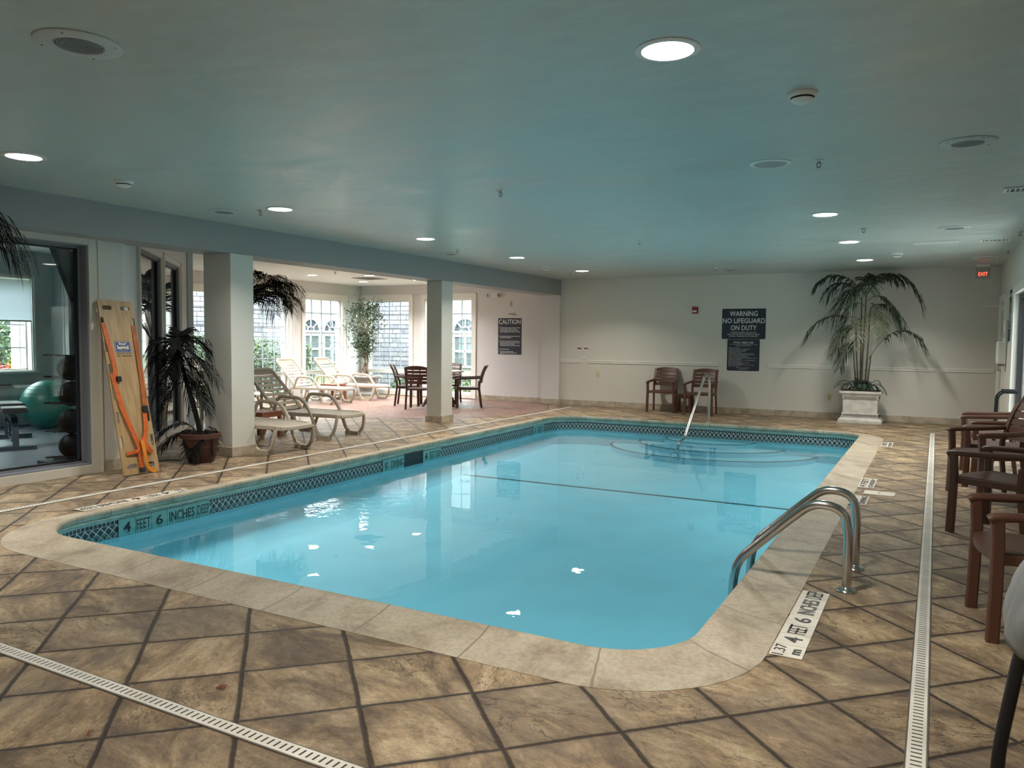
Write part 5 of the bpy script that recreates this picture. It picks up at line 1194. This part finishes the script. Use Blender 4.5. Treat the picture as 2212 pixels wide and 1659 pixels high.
def arch_window(parent, M_, w_=1.0, h_=1.12):
    # frame, arched fanlight above, two sashes below (local x across, z up, -y out)
    f = MB(); r = w_/2; n = 20
    P = [(r*math.cos(a)*1.06, -.03, h_+.12+r*math.sin(a)*1.06) for a in [PI*q/n for q in range(n+1)]]; f.sweep(P, rect(.08, .06), up=(0, 1, 0))
    for x in (-r, 0, r): f.bb((x-.035, -.06, 0), (x+.035, 0, h_))
    for z in (0, h_*.5, h_, h_+.14): f.bb((-r, -.06, z-.035), (r, 0, z+.035))
    for a in (PI/4, PI/2, 3*PI/4): f.tube([(r*.35*math.cos(a), -.03, h_+.14+r*.35*math.sin(a)), (r*math.cos(a), -.03, h_+.12+r*math.sin(a))], .022, 6)
    P = [(r*.38*math.cos(a), -.03, h_+.14+r*.38*math.sin(a)) for a in [PI*q/10 for q in range(11)]]; f.tube(P, .022, 6)
    f.xform(M_); o = f.build('window', WTRIM, parent)
    g = MB(); q_ = [(r*math.cos(PI*q/n), -.01, h_+.12+r*math.sin(PI*q/n)) for q in range(n+1)]; g.add(q_, [tuple(range(n+1))]); g.xform(M_)
    g.build('fanlight_pane', mat('fanlight_glass', (.03, .045, .06), .08), o)
    g = MB(); g.add([(-r, -.01, 0), (r, -.01, 0), (r, -.01, h_), (-r, -.01, h_)], [(0, 1, 2, 3)]); g.xform(M_); g.build('pane', mat('curtained_glass', (.085, .11, .115), .15), o)
e = thing('garden_building', 'white building with arched windows seen through the right lounge window', 'building', (-9.5, 24.0, -.12))
MB().bb((-9.0, 0, 0), (4, 6, 4.6)).build('wall', STUC, e)
for x in (-7.0, -5.5, -4.0, -2.5, -1.0): arch_window(e, Matrix.Translation((x, 0, .55)))
e = thing('courtyard_wing', 'white wing with paired arched windows outside the left lounge windows', 'building', (-22.0, 18.0, -.12))
MB().bb((-6, -16, 0), (0, 9, 4.6)).build('wall', STUC, e)
for y in (-6, -3.3, -.2, 5.5, 6.75, 8.0): arch_window(e, Matrix.Translation((0, y, .55)) @ Matrix.Rotation(PI/2, 4, 'Z'))
def shrub(label, loc, rx, ry_, h, n, m, seed, lf=.07):
    e = thing('shrub', label, 'shrub', loc); R = random.Random(seed); k = MB(); s_ = MB()
    for i in range(7): a = R.uniform(0, 6.3); s_.tube(bez([(0, 0, 0), (rx*.3*math.cos(a), ry_*.3*math.sin(a), h*.5), (rx*.6*math.cos(a), ry_*.6*math.sin(a), h*.85)], 5), .018, 5, r2=.006)
    s_.build('stems', TRUNK, e)
    for i in range(n):
        while 1:
            p = Vector((R.uniform(-1, 1), R.uniform(-1, 1), R.uniform(0, 1)))
            rr = p.x**2+p.y**2+(p.z*2-1)**2*.9
            if rr < 1 and rr > R.random()*.8: break
        c = Vector((p.x*rx, p.y*ry_, p.z*h)); d = Vector((R.uniform(-1, 1), R.uniform(-1, 1), R.uniform(-.6, 1))).normalized(); q = d.cross(Vector((R.uniform(-1, 1), R.uniform(-1, 1), R.uniform(-1, 1)))).normalized(); L = lf*R.uniform(.6, 1.3)
        k.add([c, c+d*L*.5+q*L*.28, c+d*L, c+d*L*.5-q*L*.28], [(0, 1, 2, 3)])
    k.build('foliage', m, e)
G1 = mat('garden_leaf', (.09, .15, .055), .6, col2=(.02, .04, .018), nscale=2.5); G2 = mat('yellow_leaf', (.50, .42, .06), .6); G3 = mat('red_leaf', (.42, .06, .05), .6, col2=(.25, .03, .03), nscale=4)
shrub('leafy green shrub close outside the left lounge window', (-14.9, 14.3, -.12), .7, 1.0, 1.5, 5200, G1, 1)
shrub('leafy green shrub outside the window seen beside the lounge palm', (-14.9, 12.0, -.12), .8, 1.1, 1.6, 4200, G1, 2)
shrub('slim green shrub at the edge of the second lounge window', (-15.5, 16.25, -.12), .35, .35, 1.45, 1500, G1, 3)
shrub('low green plant at the foot of the stone wall outside', (-12.6, 17.4, -.12), .7, .35, .5, 1200, G1, 4)
shrub('low green plant outside the right lounge window', (-11.0, 17.6, -.12), .8, .35, .55, 1200, G1, 5)
shrub('tall green hedge beyond the gym window', (-16.9, 9.5, -.12), .8, 1.9, 2.6, 9000, G1, 6, .10)
shrub('yellow-green shrub below the hedge outside the gym window', (-15.5, 8.75, -.12), .35, .4, 1.25, 1100, G2, 7)
shrub('red leaved bush at the bottom of the gym window view', (-14.5, 7.75, -.12), .4, .55, 1.02, 1800, G3, 8)

# ------------------------------------------------------------------ groups of repeats
GROUPS = {'chaise_lounger': 'loungers in the lounge', 'ceiling_speaker': 'round ceiling speakers', 'smoke_detector': 'smoke detectors on the ceiling', 'sprinkler_head': 'ceiling sprinkler heads',
          'air_vent': 'ceiling air vents', 'trench_drain': 'slotted drain strips in the deck', 'depth_marker': 'depth marker strips in the deck', 'waterline_marker': 'lettered tiles at the waterline',
          'medicine_ball': 'medicine balls on the gym rack', 'control_box': 'pair of white control boxes on the back wall', 'shrub': 'shrubs outside the windows', 'fallen_leaf': 'leaf scraps on the front deck', 'side_table': 'low square side tables'}
for o in list(COL.objects):
    if o.parent or 'category' not in o or 'group' in o: continue
    b = o.name.split('.')[0]; L = o['label']
    if b in GROUPS: o['group'] = GROUPS[b]
    elif b == 'resin_armchair': o['group'] = 'armchairs around the dining table' if 'dining' in L else ('armchairs along the right wall' if o.location.x > -1 else 'armchairs at the back wall')
    elif b == 'ceiling_light': o['group'] = 'downlights in the lounge ceiling' if 'lounge' in L else 'downlights over the pool'
